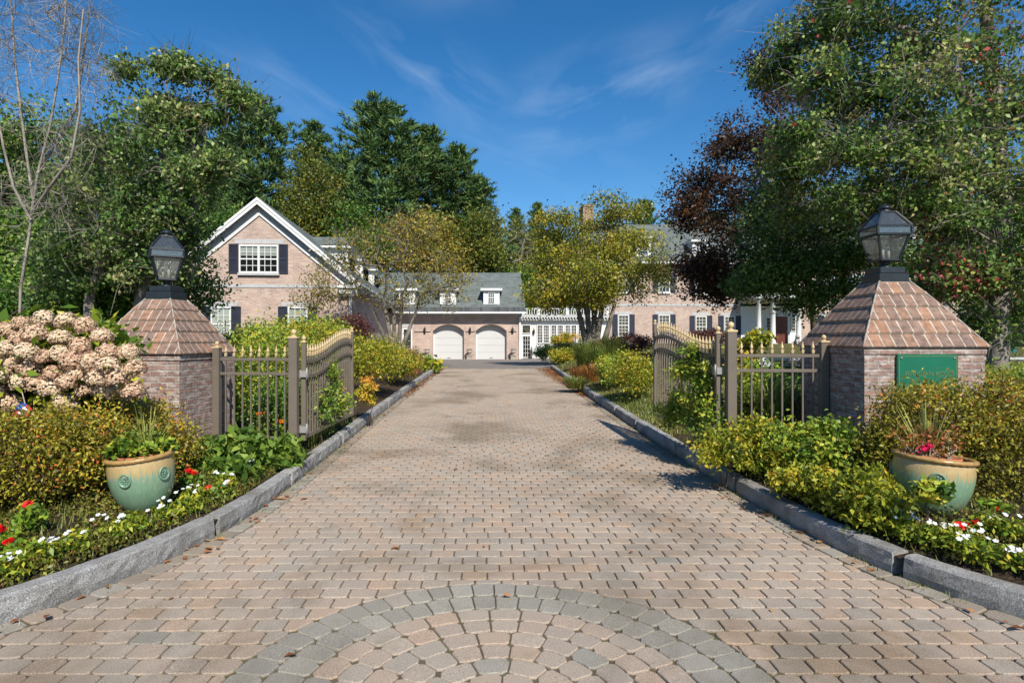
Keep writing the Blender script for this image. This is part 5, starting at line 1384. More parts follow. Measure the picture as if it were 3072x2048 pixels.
def bgtree(label, x, ytop, ybot, D, w, cols='autumn', n=150, per=70, leaf=.26, tone=.5, name='autumn_tree'):
    X = WX(x, D); zg = dz(44) + 6 * sm((D - 60) / 60); k = D / F; h = (ybot - ytop)
    bl = [(WX(x, D), D, WZ((ytop * .6 + ybot * .4), D), w * k, 2.4, h * .40 * k, 4), (WX(x - w * .3, D), D, WZ(ytop * .35 + ybot * .65, D), w * .7 * k, 2.0, h * .3 * k, 2.5), (WX(x + w * .35, D), D - .5, WZ(ytop * .4 + ybot * .6, D), w * .65 * k, 2.0, h * .28 * k, 2.5)]
    top = WZ(ytop, D)
    tree(name, label, 'tree', (X, D, zg), [[(X, D, zg - .4), (X + .2, D, zg + (top - zg) * .35), (X, D, zg + (top - zg) * .6)]], bl, n, per, .62, leaf, .6, LM[cols], M['bark_dark'], rtip=.02, alpha=.3, step=1.5, tone_c=tone, tone_v=.2, shell=.3, twig=1, twl=1.2, twr=.015, group='broadleaf trees behind the houses')
bgtree('olive gold maple between the gable and the tallest pine', 930, 440, 830, 57, 95, tone=.22, n=190)
bgtree('yellowing tree low behind the garage ridge, left part', 1290, 640, 850, 55, 90, tone=.62)
bgtree('dark olive tree behind the front wing dormer', 1080, 600, 830, 56, 90, cols='under', tone=.35)
bgtree('bronze tree right of the tall pines above the garage roof', 1450, 620, 860, 57, 60, tone=.22, n=110)
bgtree('dark green tree filling the gap above the sunroom', 1620, 790, 960, 60, 110, cols='under', tone=.35, n=150)
bgtree('green tree rising behind the sunroom next to the garage end', 1545, 800, 950, 64, 60, cols='under', tone=.4, n=80)
bgtree('far greyish tree crown between the pines and the chimney', 1560, 660, 850, 78, 80, cols='autumn', tone=.2, n=110)
bgtree('far green tree crown left of the brick chimney', 1680, 680, 860, 80, 80, cols='under', tone=.3, n=110)
bgtree('dark tree behind the left maple near the gable eave', 640, 560, 860, 45, 110, cols='under', tone=.3, n=160, leaf=.2)
bgtree('dark tree low between the far left trunks', 230, 600, 900, 40, 170, cols='under', tone=.28, n=170, leaf=.2)
bgtree('dark tree at the far left behind the maple', 0, 560, 900, 42, 200, cols='under', tone=.3, n=170, leaf=.2)
bgtree('green tree behind the right end of the house', 2900, 650, 980, 62, 260, cols='under', tone=.35, n=220)
bgtree('dark tree at the right edge beyond the chairs', 3120, 700, 1020, 40, 160, cols='under', tone=.3, n=170, leaf=.2)
b = (WX(1490, 58), 58, .3)
tree('dead_tree', 'bare grey dead tree leaning above the right end of the garage roof', 'tree', b, [[(b[0], b[1], b[2]), tuple(P(1480, 840, 58)), tuple(P(1500, 780, 58))], [(b[0], b[1], b[2]), tuple(P(1470, 840, 58)), tuple(P(1475, 760, 58))]],
     [E(1560, 740, 58, 60, 1.0, 60, 2), E(1480, 690, 58, 35, 1.0, 90, 2), E(1530, 690, 58, 40, 1.0, 70, 1)], 45, 0, 0, .1, .6, LM['autumn'], M['bark_bare'], rtip=.022, e=2.3, alpha=.15, step=1.2, twig=3, twl=1.6, twr=.014, start=.4, shell=.3)
# ---------------------------------------------------------------- crabapples flanking the court
D = 25.0; b = base_at(1184, D); bx, by, bz_ = b
st = []
for dx_, tx, ty in ((-.25, 1120, 930), (-.1, 1150, 900), (0, 1180, 890), (.12, 1205, 905), (.3, 1250, 930)):
    st.append([(bx + dx_ * .5, D + random.uniform(-.15, .15), bz_ - .1), (bx + dx_ * 1.2, D + random.uniform(-.2, .2), bz_ + .8), tuple(P(tx, ty, D + random.uniform(-.4, .4)))])
tree('crabapple_tree', 'sparse yellowing crabapple with many mottled stems before the garage', 'tree', b, st,
     [E(1180, 760, D, 190, 2.0, 100, 4), E(1000, 850, D, 110, 1.5, 80, 2), E(1350, 830, D, 110, 1.6, 90, 2.6), E(1230, 690, D, 120, 1.5, 60, 2.2), E(1180, 880, D, 160, 1.6, 60, 2), E(930, 900, D, 50, .8, 60, .8), E(1040, 730, D, 60, .8, 60, .7)],
     260, 44, .26, .115, .5,  LM['crab_l'], M['bark_crab'], rtip=.0105, e=2.15, alpha=.22, step=.5, twig=4, twl=.8, twr=.008, tr_r=.135, tone_c=.34, tone_v=.2, shell=.25, start=.6, bare=.32, axisdown=.6, arch=.12, jit=.1)
D = 28.0; b = base_at(1775, D); bx, by, bz_ = b
st = [[(bx + d_ * .6, D + random.uniform(-.2, .2), bz_ - .1), (bx + d_ * 1.3, D, bz_ + 1.0), tuple(P(tx, ty, D + random.uniform(-.4, .4)))] for d_, tx, ty in ((-.25, 1725, 890), (-.08, 1755, 860), (.08, 1785, 850), (.2, 1815, 870), (.5, 1845, 910))]
tree('crabapple_tree', 'full yellow green crabapple before the main house chimney', 'tree', b, st,
     [E(1760, 800, D, 165, 2.4, 120, 6), E(1850, 700, D, 115, 2.0, 100, 4), E(1690, 690, D, 85, 1.6, 60, 2.2), E(1670, 870, D, 90, 1.6, 70, 2.6), E(1900, 820, D, 90, 1.6, 90, 2.2), E(1865, 620, D, 50, .9, 45, .9), E(1760, 880, D, 120, 1.6, 50, 2)],
     350, 95, .28, .125, .55, LM['crab_r'], M['bark_crab'], bough=6, bsz=.3, rtip=.010, e=2.2, alpha=.22, step=.55, twig=3, twl=.8, twr=.008, tr_r=.2, tone_c=.42, tone_v=.2, shell=.25, start=.6, axisdown=.6, arch=.12, jit=.09)
# ---------------------------------------------------------------- right: copper beech and big maple
D = 20.0; b = base_at(2448, D)
tree('copper_beech', 'dark copper beech standing left of the big right maple', 'tree', b, [[(b[0], b[1], b[2] - .2)] + T([(2440, 950, D), (2425, 860, D), (2400, 700, D), (2380, 480, D), (2330, 300, D)])],
     [E(2280, 560, D, 180, 2.6, 220, 4.4), E(2170, 680, D, 130, 2.2, 160, 3.4), E(2330, 330, D, 110, 1.8, 150, 2.4), E(2270, 240, D, 45, .8, 60, .5), E(2090, 790, D, 80, 1.6, 90, 1.6), E(2240, 845, D, 160, 2.4, 85, 3.4), E(2120, 480, D, 70, 1.2, 90, .9), E(2060, 620, D, 45, .9, 60, .5), E(2400, 720, D, 170, 2.4, 200, 4), E(2210, 400, D, 50, 1., 60, .5)],
     640, 74, .24, .105, .62, LM['beech'], M['bark_dark'], bough=9, bsz=.34, rtip=.009, alpha=.25, step=.8, tone_c=.42, tone_v=.2, shell=.25, twig=2, twl=.7, twr=.006, up=.8, tones=lambda p, t: t)
D = 17.0; b = base_at(2540, D)
tree('beech_tree', 'dark green beech whose low boughs hang before the porch columns', 'tree', b, [[(b[0], b[1], b[2] - .2)] + T([(2535, 900, D), (2520, 700, D), (2500, 500, D)])],
     [E(2420, 700, D, 150, 1.7, 190, 4), E(2380, 860, D, 150, 1.6, 80, 3.4), E(2300, 780, D, 100, 1.3, 110, 2), E(2500, 830, D, 130, 1.5, 100, 3), E(2620, 760, D, 150, 1.6, 170, 3), E(2780, 860, D, 140, 1.4, 110, 2), E(2520, 540, D, 140, 1.5, 150, 2)],
     340, 88, .24, .095, .62, LM['maple'], M['bark_dark'], bough=9, bsz=.34, rtip=.008, alpha=.25, step=.7, tone_c=.34, tone_v=.19, shell=.25, twig=2, twl=.5, up=.7, axisdown=.3)
D = 12.5; b = base_at(2990, D)
def red_tones(p, t):
    x = CX + p[:, 0] / p[:, 1] * F; y = CY - (p[:, 2] - H) / p[:, 1] * F
    m = np.exp(-(((x - 2890) / 120) ** 2 + ((y - 840) / 60) ** 2)) * .34 + np.exp(-(((x - 2770) / 90) ** 2 + ((y - 740) / 60) ** 2)) * .22 + np.exp(-(((x - 3020) / 100) ** 2 + ((y - 120) / 120) ** 2)) * .10 + .004
    r = RNG.uniform(size=len(t)) < m
    return np.where(r, 1.0, np.minimum(t, .94))
tree('maple_tree', 'huge green maple with a few red leaves overhanging the right lantern', 'tree', b, [[(b[0], b[1], b[2] - .2)] + T([(3000, 850, D), (3010, 600, D), (2990, 350, D), (2960, 80, D), (2940, -200, D)]), T([(3010, 600, D), (2900, 480, D - .2), (2760, 370, D - .3)]), T([(2990, 420, D), (2860, 230, D + .2), (2720, 90, D)])],
     [E(2700, 330, D, 260, 1.9, 260, 7), E(2480, 330, D + .4, 150, 1.4, 230, 4.5), E(2420, 120, D + .4, 90, 1.2, 170, 2), E(2900, 300, D, 250, 2.0, 330, 7), E(2650, 60, D, 260, 1.8, 200, 5.5), E(2560, 560, D + .3, 190, 1.5, 160, 4.5), E(2800, 620, D - .2, 210, 1.6, 150, 5), E(2960, 720, D - .3, 170, 1.5, 170, 4.5), E(3080, 500, D, 180, 1.6, 300, 4), E(2900, 850, D - .3, 150, 1.2, 80, 2.6), E(2400, 480, D + .6, 80, 1.0, 130, 1.5), E(3060, 880, D, 110, 1.2, 110, 2.2), E(2850, -120, D, 300, 1.8, 150, 3), E(2990, 980, D, 70, .8, 60, .8)],
     1000, 70, .17, .094, .66, LM['maple'], M['bark_grey'], rtip=.0062, alpha=.28, step=.5, tone_c=.46, tone_v=.2, shell=.2, twig=5, twl=.75, twr=.0056, tr_r=.2, bough=10, bsz=.3, up=.7, axisdown=.45, tones=red_tones)
# ---------------------------------------------------------------- hydrangea
D = 5.65
hb = [E(120, 1100, 5.75, 230, .5, 150), E(270, 1110, 5.85, 90, .35, 130), E(-140, 1110, 5.6, 160, .5, 150)]
hy = shrub('hydrangea', 'big panicle hydrangea with cream and pink flower heads by the left pillar', 'shrub', hb, 7000, .125, .5, LM['hyd'], base=(WX(150, D), D, .2), nclump=120, sig=.12, tone_c=.5, shell=.55, twr=.006, zmin=.3, fold=.12)
def head_mesh(seed):
    rs = np.random.default_rng(seed); n = 560
    d = rs.normal(size=(n, 3)); d /= np.linalg.norm(d, axis=1, keepdims=True); d[:, 2] = np.where(d[:, 2] < -.55, -d[:, 2], d[:, 2])
    lump = 1 + .08 * np.sin(d[:, :1] * 9 + d[:, 1:2] * 7) + .07 * rs.normal(size=(n, 1))
    p = d * np.array([.088, .088, .076]) * lump
    ax = unit(np.cross(d, rs.normal(size=(n, 3))) + d * .25)
    b_ = unit(np.cross(d, ax)); S = .027
    v = np.empty((n, 4, 3)); v[:, 0] = p - ax * S * .5; v[:, 2] = p + ax * S * .5; v[:, 1] = p + b_ * S * .42 + d * .006; v[:, 3] = p - b_ * S * .42 + d * .006
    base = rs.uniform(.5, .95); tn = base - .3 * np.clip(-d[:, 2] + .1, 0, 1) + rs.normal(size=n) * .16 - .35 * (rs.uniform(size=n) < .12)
    return v.reshape(-1, 3), np.clip(tn, 0, 1)
HM = []
heads = []
tries = 0
while len(heads) < 84 and tries < 6000:
    tries += 1
    x, y = random.uniform(-190, 425), random.uniform(955, 1215)
    lo = 1225 - max(0, (x - 110)) * .12 if x > 160 else 1240; hi = 950 + (max(0, x - 230) * .62 if x > 230 else 0)
    if not (hi < y < lo): continue
    if 45 < x < 190 and y > 1165: continue
    if any((x - a) ** 2 + ((y - c) * 1.12) ** 2 < 46 ** 2 for a, c in heads): continue
    heads.append((x, y))
for i, (x, y) in enumerate(heads):
    Dh = 5.42 - .22 * math.sin((y - 940) / 290 * 3.0) + random.uniform(-.07, .07); p = P(x, y, Dh)
    if len(HM) < 8:
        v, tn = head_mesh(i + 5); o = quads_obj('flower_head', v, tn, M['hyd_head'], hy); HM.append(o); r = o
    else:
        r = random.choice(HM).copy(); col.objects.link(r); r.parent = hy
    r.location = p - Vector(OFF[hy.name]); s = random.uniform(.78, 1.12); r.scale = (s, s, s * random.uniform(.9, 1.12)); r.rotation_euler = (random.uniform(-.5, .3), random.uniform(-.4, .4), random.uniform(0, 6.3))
# ---------------------------------------------------------------- golden mounds
def gold(p, t):
    return np.where(RNG.uniform(size=len(t)) < .035, .97, t)
shrub('spirea_shrub', 'large golden green mound below the hydrangea at far left', 'shrub', [E(60, 1370, 4.75, 200, .5, 130), E(230, 1330, 5.0, 150, .45, 120), E(-120, 1380, 4.7, 170, .5, 140)], 24000, .036, .45, LM['spirea'], base=(WX(100, 4.8), 4.85, .18), tone_c=.42, tone_v=.2, tones=gold, sig=.075, zmin=.2, twr=.003)
shrub('spirea_shrub', 'golden green mound against the left pillar behind the glazed pot', 'shrub', [E(400, 1300, 5.7, 140, .4, 110), E(530, 1350, 5.9, 70, .3, 80), E(330, 1380, 5.35, 110, .35, 110)], 17000, .036, .45, LM['spirea'], base=(WX(400, 5.6), 5.6, .2), tone_c=.44, tone_v=.2, tones=gold, sig=.075, zmin=.2, twr=.003)
shrub('spirea_shrub', 'golden green mound in front of the green sign', 'shrub', [E(2860, 1265, 5.3, 190, .42, 125), E(2720, 1265, 5.45, 80, .3, 100), E(3040, 1270, 5.2, 160, .5, 130)], 22000, .036, .45, LM['spirea'], base=(WX(2880, 5.3), 5.35, .3), tone_c=.45, tone_v=.2, tones=gold, sig=.075, zmin=.42, twr=.004, bare_stems=1)
shrub('spirea_shrub', 'bronze tinged mound at the right pillar corner left of the pot', 'shrub', [E(2630, 1345, 5.6, 60, .25, 70), E(2685, 1350, 5.3, 50, .25, 80)], 5200, .036, .45, LM['spirea'], base=(WX(2620, 5.6), 5.6, .3), tone_c=.42, tone_v=.2, sig=.075, zmin=.3, twr=.003)
shrub('spirea_shrub', 'dark bare stemmed mound right of the right glazed pot', 'shrub', [E(3010, 1430, 4.95, 140, .4, 100)], 5000, .036, .45, LM['spirea'], base=(WX(3000, 4.9), 4.95, .28), tone_c=.3, tone_v=.2, sig=.08, zmin=.3, twr=.004, bare_stems=2)
# ---------------------------------------------------------------- broad leaved perennials by the left fence
for bl, lab in (([E(640, 1370, 6.6, 70, .25, 60)], 'broad green leafy perennial clump against the left pillar base'), ([E(740, 1360, 6.75, 85, .28, 75)], 'broad green leafy perennial clump under the left fence pickets'), ([E(830, 1370, 6.85, 70, .24, 60)], 'broad green leafy perennial clump beside the left gate post'), ([E(690, 1420, 6.1, 90, .25, 50)], 'broad green leafy perennial clump nearest the kerb left of the gate post')):
    shrub('perennial_plant', lab, 'plant', bl, 420, .17, .36, LM['perennial'], base=(bl[0][0], bl[0][1], G(bl[0][0], bl[0][1])), nclump=46, sig=.05, tone_c=.5, tone_v=.22, shell=.35, stem='stem_green', up=.9, fold=.22, group='broad leaved perennials by the left fence')
# ---------------------------------------------------------------- shrubs behind the left fence and gate
LS = [([E(800, 1120, 9.6, 130, .8, 130)], 'green yellow shrub right behind the left fence pickets', 'shrub_green', 9000, .055, .55), ([E(690, 1160, 8.9, 60, .4, 110)], 'narrow shrub squeezed between the left pillar and fence', 'shrub_green', 3500, .055, .5), ([E(940, 1060, 11.5, 110, .9, 90)], 'shrub with orange tints behind the left gate hinge', 'shrub_yellow', 7000, .06, .38), ([E(840, 1010, 14.5, 110, .9, 50), E(960, 1000, 14.5, 90, .8, 45)], 'tall green viburnum below the lower right gable window', 'shrub_green', 8000, .075, .48), ([E(1110, 1075, 13.5, 110, 1.0, 62)], 'golden azalea mound beyond the left gate', 'shrub_yellow', 8500, .06, .45), ([E(1200, 1090, 16.5, 65, .9, 45)], 'olive green azalea beyond the golden one', 'shrub_yellow', 5000, .06, .38), ([E(1110, 1170, 10.4, 30, .3, 40)], 'small yellow shrub at the tip of the open left gate', 'shrub_yellow', 900, .06, .6), ([E(860, 1235, 8.4, 130, .4, 90)], 'low dark green shrub inside the left fence', 'under', 4500, .055, .45)]
for bl, lab, mt_, n_, lf, tc_ in LS:
    shrub('garden_shrub', lab, 'shrub', bl, n_, lf, .5, LM[mt_], base=(bl[0][0], bl[0][1], G(bl[0][0], bl[0][1])), tone_c=tc_, tone_v=.2, shell=.35, zmin=.3, twr=.005)
b_ = [E(1050, 990, 19, 60, .8, 48)]
shrub('barberry_shrub', 'dark red burning bush by the gable wing corner', 'shrub', b_, 5200, .075, .45, LM['barberry'], base=(b_[0][0], 19, G(b_[0][0], 19)), tone_c=.5, shell=.3, bare_stems=3, twr=.007)
for bl, lab in (([E(600, 1040, 18, 130, .6, 42)], 'clipped green hedge below the lower left gable window'), ([E(735, 1045, 19, 80, .6, 42)], 'clipped hedge continuing right below the gable windows')):
    shrub('hedge', lab, 'hedge', bl, 7500, .06, .5, LM['shrub_green'], base=(bl[0][0], bl[0][1], G(bl[0][0], bl[0][1])), tone_c=.42, shell=.6, twr=.005, zmin=.6)
for x, y, D, lab, mt_, tc_ in ((1285, 1073, 22.5, 'variegated hosta clump at the far end of the left kerb', 'vinca', .55), (1258, 1066, 23.8, 'second hosta clump behind the variegated one', 'perennial', .6)):
    X = WX(x, D); shrub('hosta_plant', lab, 'plant', [(X, D, G(X, D) + .18, .5, .4, .26)], 300, .22, .55, LM[mt_], base=(X, D, G(X, D)), nclump=40, sig=.08, stem='stem_green', up=1.1, tone_c=tc_)
for x, y, D, rx, lab, mt_ in ((1215, 1085, 19.5, 38, 'pinkish dried perennial in the bed left of the drive', 'orange'), (1150, 1050, 21.5, 45, 'low green mound in front of the left crabapple trunk', 'shrub_green'), (1225, 1055, 22.3, 40, 'dry seedhead clump right of the left crabapple trunk', 'dry')):
    X = WX(x, D); shrub('perennial_plant', lab, 'plant', [(X, D, G(X, D) + .3, rx * D / F, .5, .42)], 2600, .08, .35, LM[mt_], base=(X, D, G(X, D)), axisup=.7, tone_c=.5)
# rose climbing the gates
def climber(lab, bl, n, base, tc_=.5, mt_='shrub_green', orange=.03):
    t = shrub('climbing_rose', lab, 'plant', bl, n, .05, .55, LM[mt_], base=base, tone_c=tc_, tone_v=.22, shell=.1, sig=.06, twr=.004, zmin=.15, fold=.2)
    return t
climber('climbing rose threaded through the open left gate', [E(1005, 1150, 8.9, 28, .35, 40), E(1015, 1210, 9.0, 40, .5, 30), E(960, 1200, 8.2, 18, .3, 60), E(1000, 1100, 8.8, 18, .4, 25)], 1700, (WX(960, 8.3), 8.3, .15), .55)
climber('climbing rose smothering the hinge half of the right gate', [E(2110, 1120, 7.35, 60, .3, 55), E(2060, 1110, 7.8, 50, .3, 35), E(2100, 1220, 7.4, 60, .35, 80), E(2145, 1240, 7.05, 35, .2, 60), E(2030, 1230, 8.1, 50, .35, 70), E(2070, 1060, 7.6, 40, .2, 25)], 6200, (WX(2110, 7.4), 7.4, .2), .5)
# ---------------------------------------------------------------- right bed
RS = [([E(2250, 1025, 8.8, 55, .3, 35), E(2215, 1060, 8.8, 30, .25, 45), E(2240, 1120, 8.8, 40, .3, 90)], 'yellowing viburnum rising behind the right gate post', 'shrub_yellow', 2600, .07, .5),
      ([E(2170, 1350, 6.25, 95, .3, 65), E(2250, 1310, 6.3, 55, .25, 70)], 'yellow green rose bush at the foot of the right gate post', 'shrub_yellow', 4200, .05, .42),
      ([E(2330, 1330, 6.2, 80, .35, 85)], 'loose rose bush in front of the right fence pickets', 'shrub_green', 3300, .05, .6),
      ([E(2480, 1345, 5.75, 75, .28, 80)], 'glossy dark green rose bush at the right pillar side', 'shrub_green', 3300, .055, .5),
      ([E(2420, 1450, 5.3, 100, .3, 50), E(2540, 1490, 4.95, 100, .28, 75)], 'broad yellow green bush between the kerb and the right pot', 'shrub_yellow', 6200, .05, .4),
      ([E(2610, 1500, 4.6, 80, .25, 90)], 'low leafy bush touching the left side of the right pot', 'shrub_yellow', 4000, .05, .4),
      ([E(2800, 1475, 4.15, 45, .15, 40)], 'leafy sprig in front of the right glazed pot', 'shrub_green', 420, .06, .45),
      ([E(2350, 1230, 8.3, 120, .5, 110)], 'dark shrub seen through the right fence pickets', 'under', 5000, .055, .45),
      ([E(2250, 1200, 8.2, 60, .4, 120)], 'tall green shrub behind the fence by the right gate post', 'shrub_green', 3500, .055, .5),
      ([E(3020, 1150, 11.0, 90, .7, 60)], 'bright green boxwood right of the sign pillar', 'shrub_green', 5200, .05, .62),
      ([E(3100, 1190, 9.5, 90, .7, 70)], 'dark shaded shrub at the right edge beyond the pillar', 'under', 4500, .055, .25),
      ([E(1905, 1120, 12.5, 65, .7, 62)], 'yellow green shrub on the lawn beside the tip of the right gate', 'shrub_yellow', 5200, .055, .36),
      ([E(1850, 1105, 14.5, 50, .6, 45)], 'green shrub with a white bloom left of the gate tip', 'shrub_green', 3800, .055, .6),
      ([E(1640, 1055, 33, 40, .9, 22)], 'dark evergreen mound by the sunroom path', 'shrub_green', 3600, .09, .35),
      ([E(1690, 1068, 26, 40, .8, 24)], 'olive shrub at the corner of the forecourt', 'shrub_yellow', 3800, .08, .45),
      ([E(1690, 1020, 38, 55, .8, 18)], 'bright green grassy shrub below the sunroom windows', 'shrub_yellow', 3200, .1, .6),
      ([E(2430, 1075, 30, 70, .8, 22)], 'clipped olive hedge below the porch lion', 'shrub_yellow', 3800, .08, .4)]
for bl, lab, mt_, n_, lf, tc_ in RS:
    shrub('garden_shrub', lab, 'shrub', bl, n_, lf, .52, LM[mt_], base=(bl[0][0], bl[0][1], min(G(bl[0][0], bl[0][1]), bl[0][2] - .1)), tone_c=tc_, tone_v=.2, shell=.3, zmin=None, twr=.005)
for bl, lab in (([E(1890, 1030, 29, 65, 1.1, 26)], 'large round dark red barberry before the main house'), ([E(1815, 1040, 28, 45, .8, 20)], 'smaller dark red barberry left of the large one'), ([E(2125, 1010, 32, 60, 1.0, 20)], 'dark red barberry below the third lower window of the main house'), ([E(1700, 1050, 34, 45, .9, 20)], 'brownish red barberry beside the sunroom path')):
    shrub('barberry_shrub', lab, 'shrub', bl, 6000, .09, .45, LM['barberry'], base=(bl[0][0], bl[0][1], bl[0][2] - bl[0][5]), tone_c=.5, tone_v=.22, shell=.45, bare_stems=2, twr=.006, group='barberry bushes before the main house')
X, D = WX(2292, 12.5), 12.5
shrub('white_hydrangea', 'small shrub with white blooms seen between the right fence pickets', 'shrub', [(X, D, WZ(1110, D), .35, .3, .25)], 900, .07, .55, LM['shrub_green'], base=(X, D, G(X, D)), tone_c=.4)
pw, cw = clumped(np.array([P(2285, 1085, 12.3), P(2300, 1100, 12.25), P(2275, 1100, 12.3)]), 60, .05); leaf_obj('flower_head', pw, .05, .8, np.full(len(pw), .8), M['white_flower'], bpy.data.objects['white_hydrangea'])
# ornamental grasses / orange perennials on the right lawn edge
def grass_clump(lab, x, D, h, r_, n, mat='grass', tone=.4, name='grass_clump', Ls=None):
    X = WX(x, D) if x is not None else Ls[0]; z = G(X, D) if Ls is None else Ls[2]; D = D if Ls is None else Ls[1]
    t = thing(name, lab, 'plant', (X, D, z), world=True)
    a = RNG.uniform(0, 6.28, n); rr = np.sqrt(RNG.uniform(0, 1, n)) * r_ * .35; lean = RNG.uniform(.05, .75, n) * r_; hh = h * RNG.uniform(.55, 1.1, n)
    d = np.stack([np.cos(a), np.sin(a), np.zeros(n)], 1); p0 = np.array([X, D, z]) + d * rr[:, None]
    mid = p0 + d * (lean * .35)[:, None] + np.array([0, 0, 1]) * (hh * .62)[:, None]; tip = p0 + d * lean[:, None] + np.array([0, 0, 1]) * (hh * (1 - .25 * lean / max(r_, .01)))[:, None]
    side = np.stack([-d[:, 1], d[:, 0], np.zeros(n)], 1) * (.006 + .004 * RNG.uniform(size=(n, 1))) * (1 + h)
    v = np.concatenate([np.stack([p0 - side, p0 + side, mid + side * .8, mid - side * .8], 1), np.stack([mid - side * .8, mid + side * .8, tip + side * .1, tip - side * .1], 1)]).reshape(-1, 3) - np.array([X, D, z])
    tn = np.clip(tone + RNG.normal(size=n) * .2, 0, 1); quads_obj('blades', v, np.concatenate([tn, tn]), LM[mat], t); return t
for x, D, h, r_, n, mt_, tn, lab in ((1760, 21, 1.0, .9, 520, 'grass', .35, 'tall ornamental grass clump before the right crabapple'), (1800, 19, .9, .8, 480, 'grass', .3, 'second ornamental grass clump right of the tall one'), (1838, 20, 1.2, .9, 420, 'grass', .5, 'upright seeding grass clump left of the barberry'), (1735, 18, .5, .5, 240, 'orange', .4, 'orange russet perennial clump at the lawn edge'), (1775, 17, .55, .6, 260, 'orange', .4, 'second russet perennial clump nearer the lawn'), (1725, 16, .35, .6, 420, 'grass', .5, 'short grassy tuft on the lawn by the right kerb'), (1830, 15.5, .6, .6, 380, 'grass', .55, 'grassy tuft beside the green lawn shrub'), (2330, 7.6, .8, .6, 260, 'grass', .25, 'dark grassy clump behind the right fence'), (2420, 7.6, .75, .6, 240, 'dry', .5, 'dry pale grass clump beside the right pillar'), (1690, 30, 1.1, 1.0, 420, 'grass', .45, 'bright ornamental grass near the sunroom'), (1740, 33, 1.2, 1.2, 450, 'grass', .5, 'second ornamental grass near the sunroom'), (925, 8.3, .3, .35, 200, 'grass', .4, 'grass tuft at the kerb under the left gate'), (970, 9.2, .3, .35, 200, 'grass', .35, 'grass tuft at the kerb beyond the left gate middle')):
    grass_clump(lab, x, D, h, r_, n, mt_, tn)
# ---------------------------------------------------------------- pot plants
def pot_plants(PT, s, lab_spike, lab_fill, kind):
    x, y, z = PT; zt_ = z + .43 * s
    t = thing('spike_plant', lab_spike, 'plant', (x, y + .03, zt_), world=True); n = 34
    a = RNG.uniform(0, 6.28, n); lean = RNG.uniform(.02, .34, n); ln = RNG.uniform(.26, .48, n)
    d = np.stack([np.cos(a), np.sin(a), np.zeros(n)], 1); c = np.array([x, y + .03, zt_])
    ax = unit(d * lean[:, None] * 2 + np.array([0, 0, 1])); side = np.stack([-d[:, 1], d[:, 0], np.zeros(n)], 1) * .011
    v = np.stack([c + d * .015 - side, c + d * .015 + side, c + ax * ln[:, None] + side * .12 + d * .03, c + ax * ln[:, None] - side * .12 + d * .03], 1).reshape(-1, 3) - np.array([x, y + .03, zt_])
    quads_obj('blades', v, RNG.uniform(.2, .9, n), LM['spike'], t)
    if kind == 0:
        shrub('geranium_plant', lab_fill, 'plant', [(x - .03, y - .02, zt_ + .08, .22, .18, .10)], 900, .042, .85, LM['shrub_green'], base=(x, y - .02, zt_ - .01), nclump=30, sig=.035, tone_c=.42, stem='stem_green', up=.9)
    else:
        g_ = thing('geranium_plant', lab_fill, 'plant', (x, y - .02, zt_), world=True); q = MB()
        tips_ = []
        for i in range(26):
            a_ = random.uniform(0, 6.28); r_ = random.uniform(.03, .17); p0 = Vector((x + r_ * math.cos(a_), y + r_ * math.sin(a_), zt_ - .02)); h_ = random.uniform(.08, .26)
            p2 = p0 + Vector((random.gauss(0, .06), random.gauss(0, .05), h_)); q.tube([p0, (p0 + p2) / 2 + Vector((random.gauss(0, .012), 0, 0)), p2], [.006, .005, .003], 5, False); tips_.append(tuple(p2))
        q.build('stems', M['urn'], g_, uv=False)
        pts, ci = clumped(np.array(tips_), 14, .04); leaf_obj('foliage', pts, .035, .7, RNG.uniform(.1, .9, len(pts)), LM['orange'], g_)
        fl = clumped(np.array([P(2785, 1338, 4.5), P(2770, 1345, 4.5)]), 26, .014)[0]; leaf_obj('flower_head', fl, .03, .8, RNG.uniform(size=len(fl)), M['pink_flower'], g_)
        pass
pot_plants(PL, .97, 'yellow green spiky dracaena in the left glazed pot', 'green leafy geranium around the spikes in the left pot', 0)
pot_plants(PR, .95, 'sparse yellowed spiky dracaena in the right glazed pot', 'leggy dried geranium stems with pink blooms in the right pot', 1)
# ---------------------------------------------------------------- bedding plants with white flowers
def petals(c, r_, n=5, up=(0, 0, 1)):
    c = np.asarray(c); up = np.asarray(up) / np.linalg.norm(up); a = np.cross(up, [.3, .9, .1]); a /= np.linalg.norm(a); b_ = np.cross(up, a); o = []; t0 = random.uniform(0, 6)
    for k in range(n):
        t = t0 + 6.283 * k / n; d = a * math.cos(t) + b_ * math.sin(t); s = -a * math.sin(t) + b_ * math.cos(t)
        o.append([c, c + d * r_ * .7 + s * r_ * .42, c + d * r_ + up * r_ * .1, c + d * r_ * .7 - s * r_ * .42])
    return np.array(o)
def vinca(x, y, lab, grp, nb, s=1.0):
    z = G(x, y); t = thing('bedding_plant', lab, 'plant', (x, y, z), group=grp, world=True)
    pts = ellipsoid_pts(190, (x, y, z + .075 * s), (.13 * s, .12 * s, .085 * s), .25); leaf_obj('foliage', pts[pts[:, 2] > z], .048, .42, RNG.normal(.5, .25, int((pts[:, 2] > z).sum())), LM['vinca'], t, up=.9)
    for k in range(nb):
        c = np.array([x + random.uniform(-.1, .1) * s, y + random.uniform(-.12, .05) * s, z + random.uniform(.13, .19) * s]); o = []
        for q in range(random.choice((1, 2, 2, 3))): o.append(petals(c + RNG.normal(size=3) * np.array([.026, .02, .008]), .0175, 5, (random.gauss(0, .25), -.55 + random.gauss(0, .2), 1)))
        v = np.concatenate(o).reshape(-1, 3) - np.array([x, y, z]); quads_obj('blossom', v, np.full(len(v) // 4, .7), M['white_flower'], t)
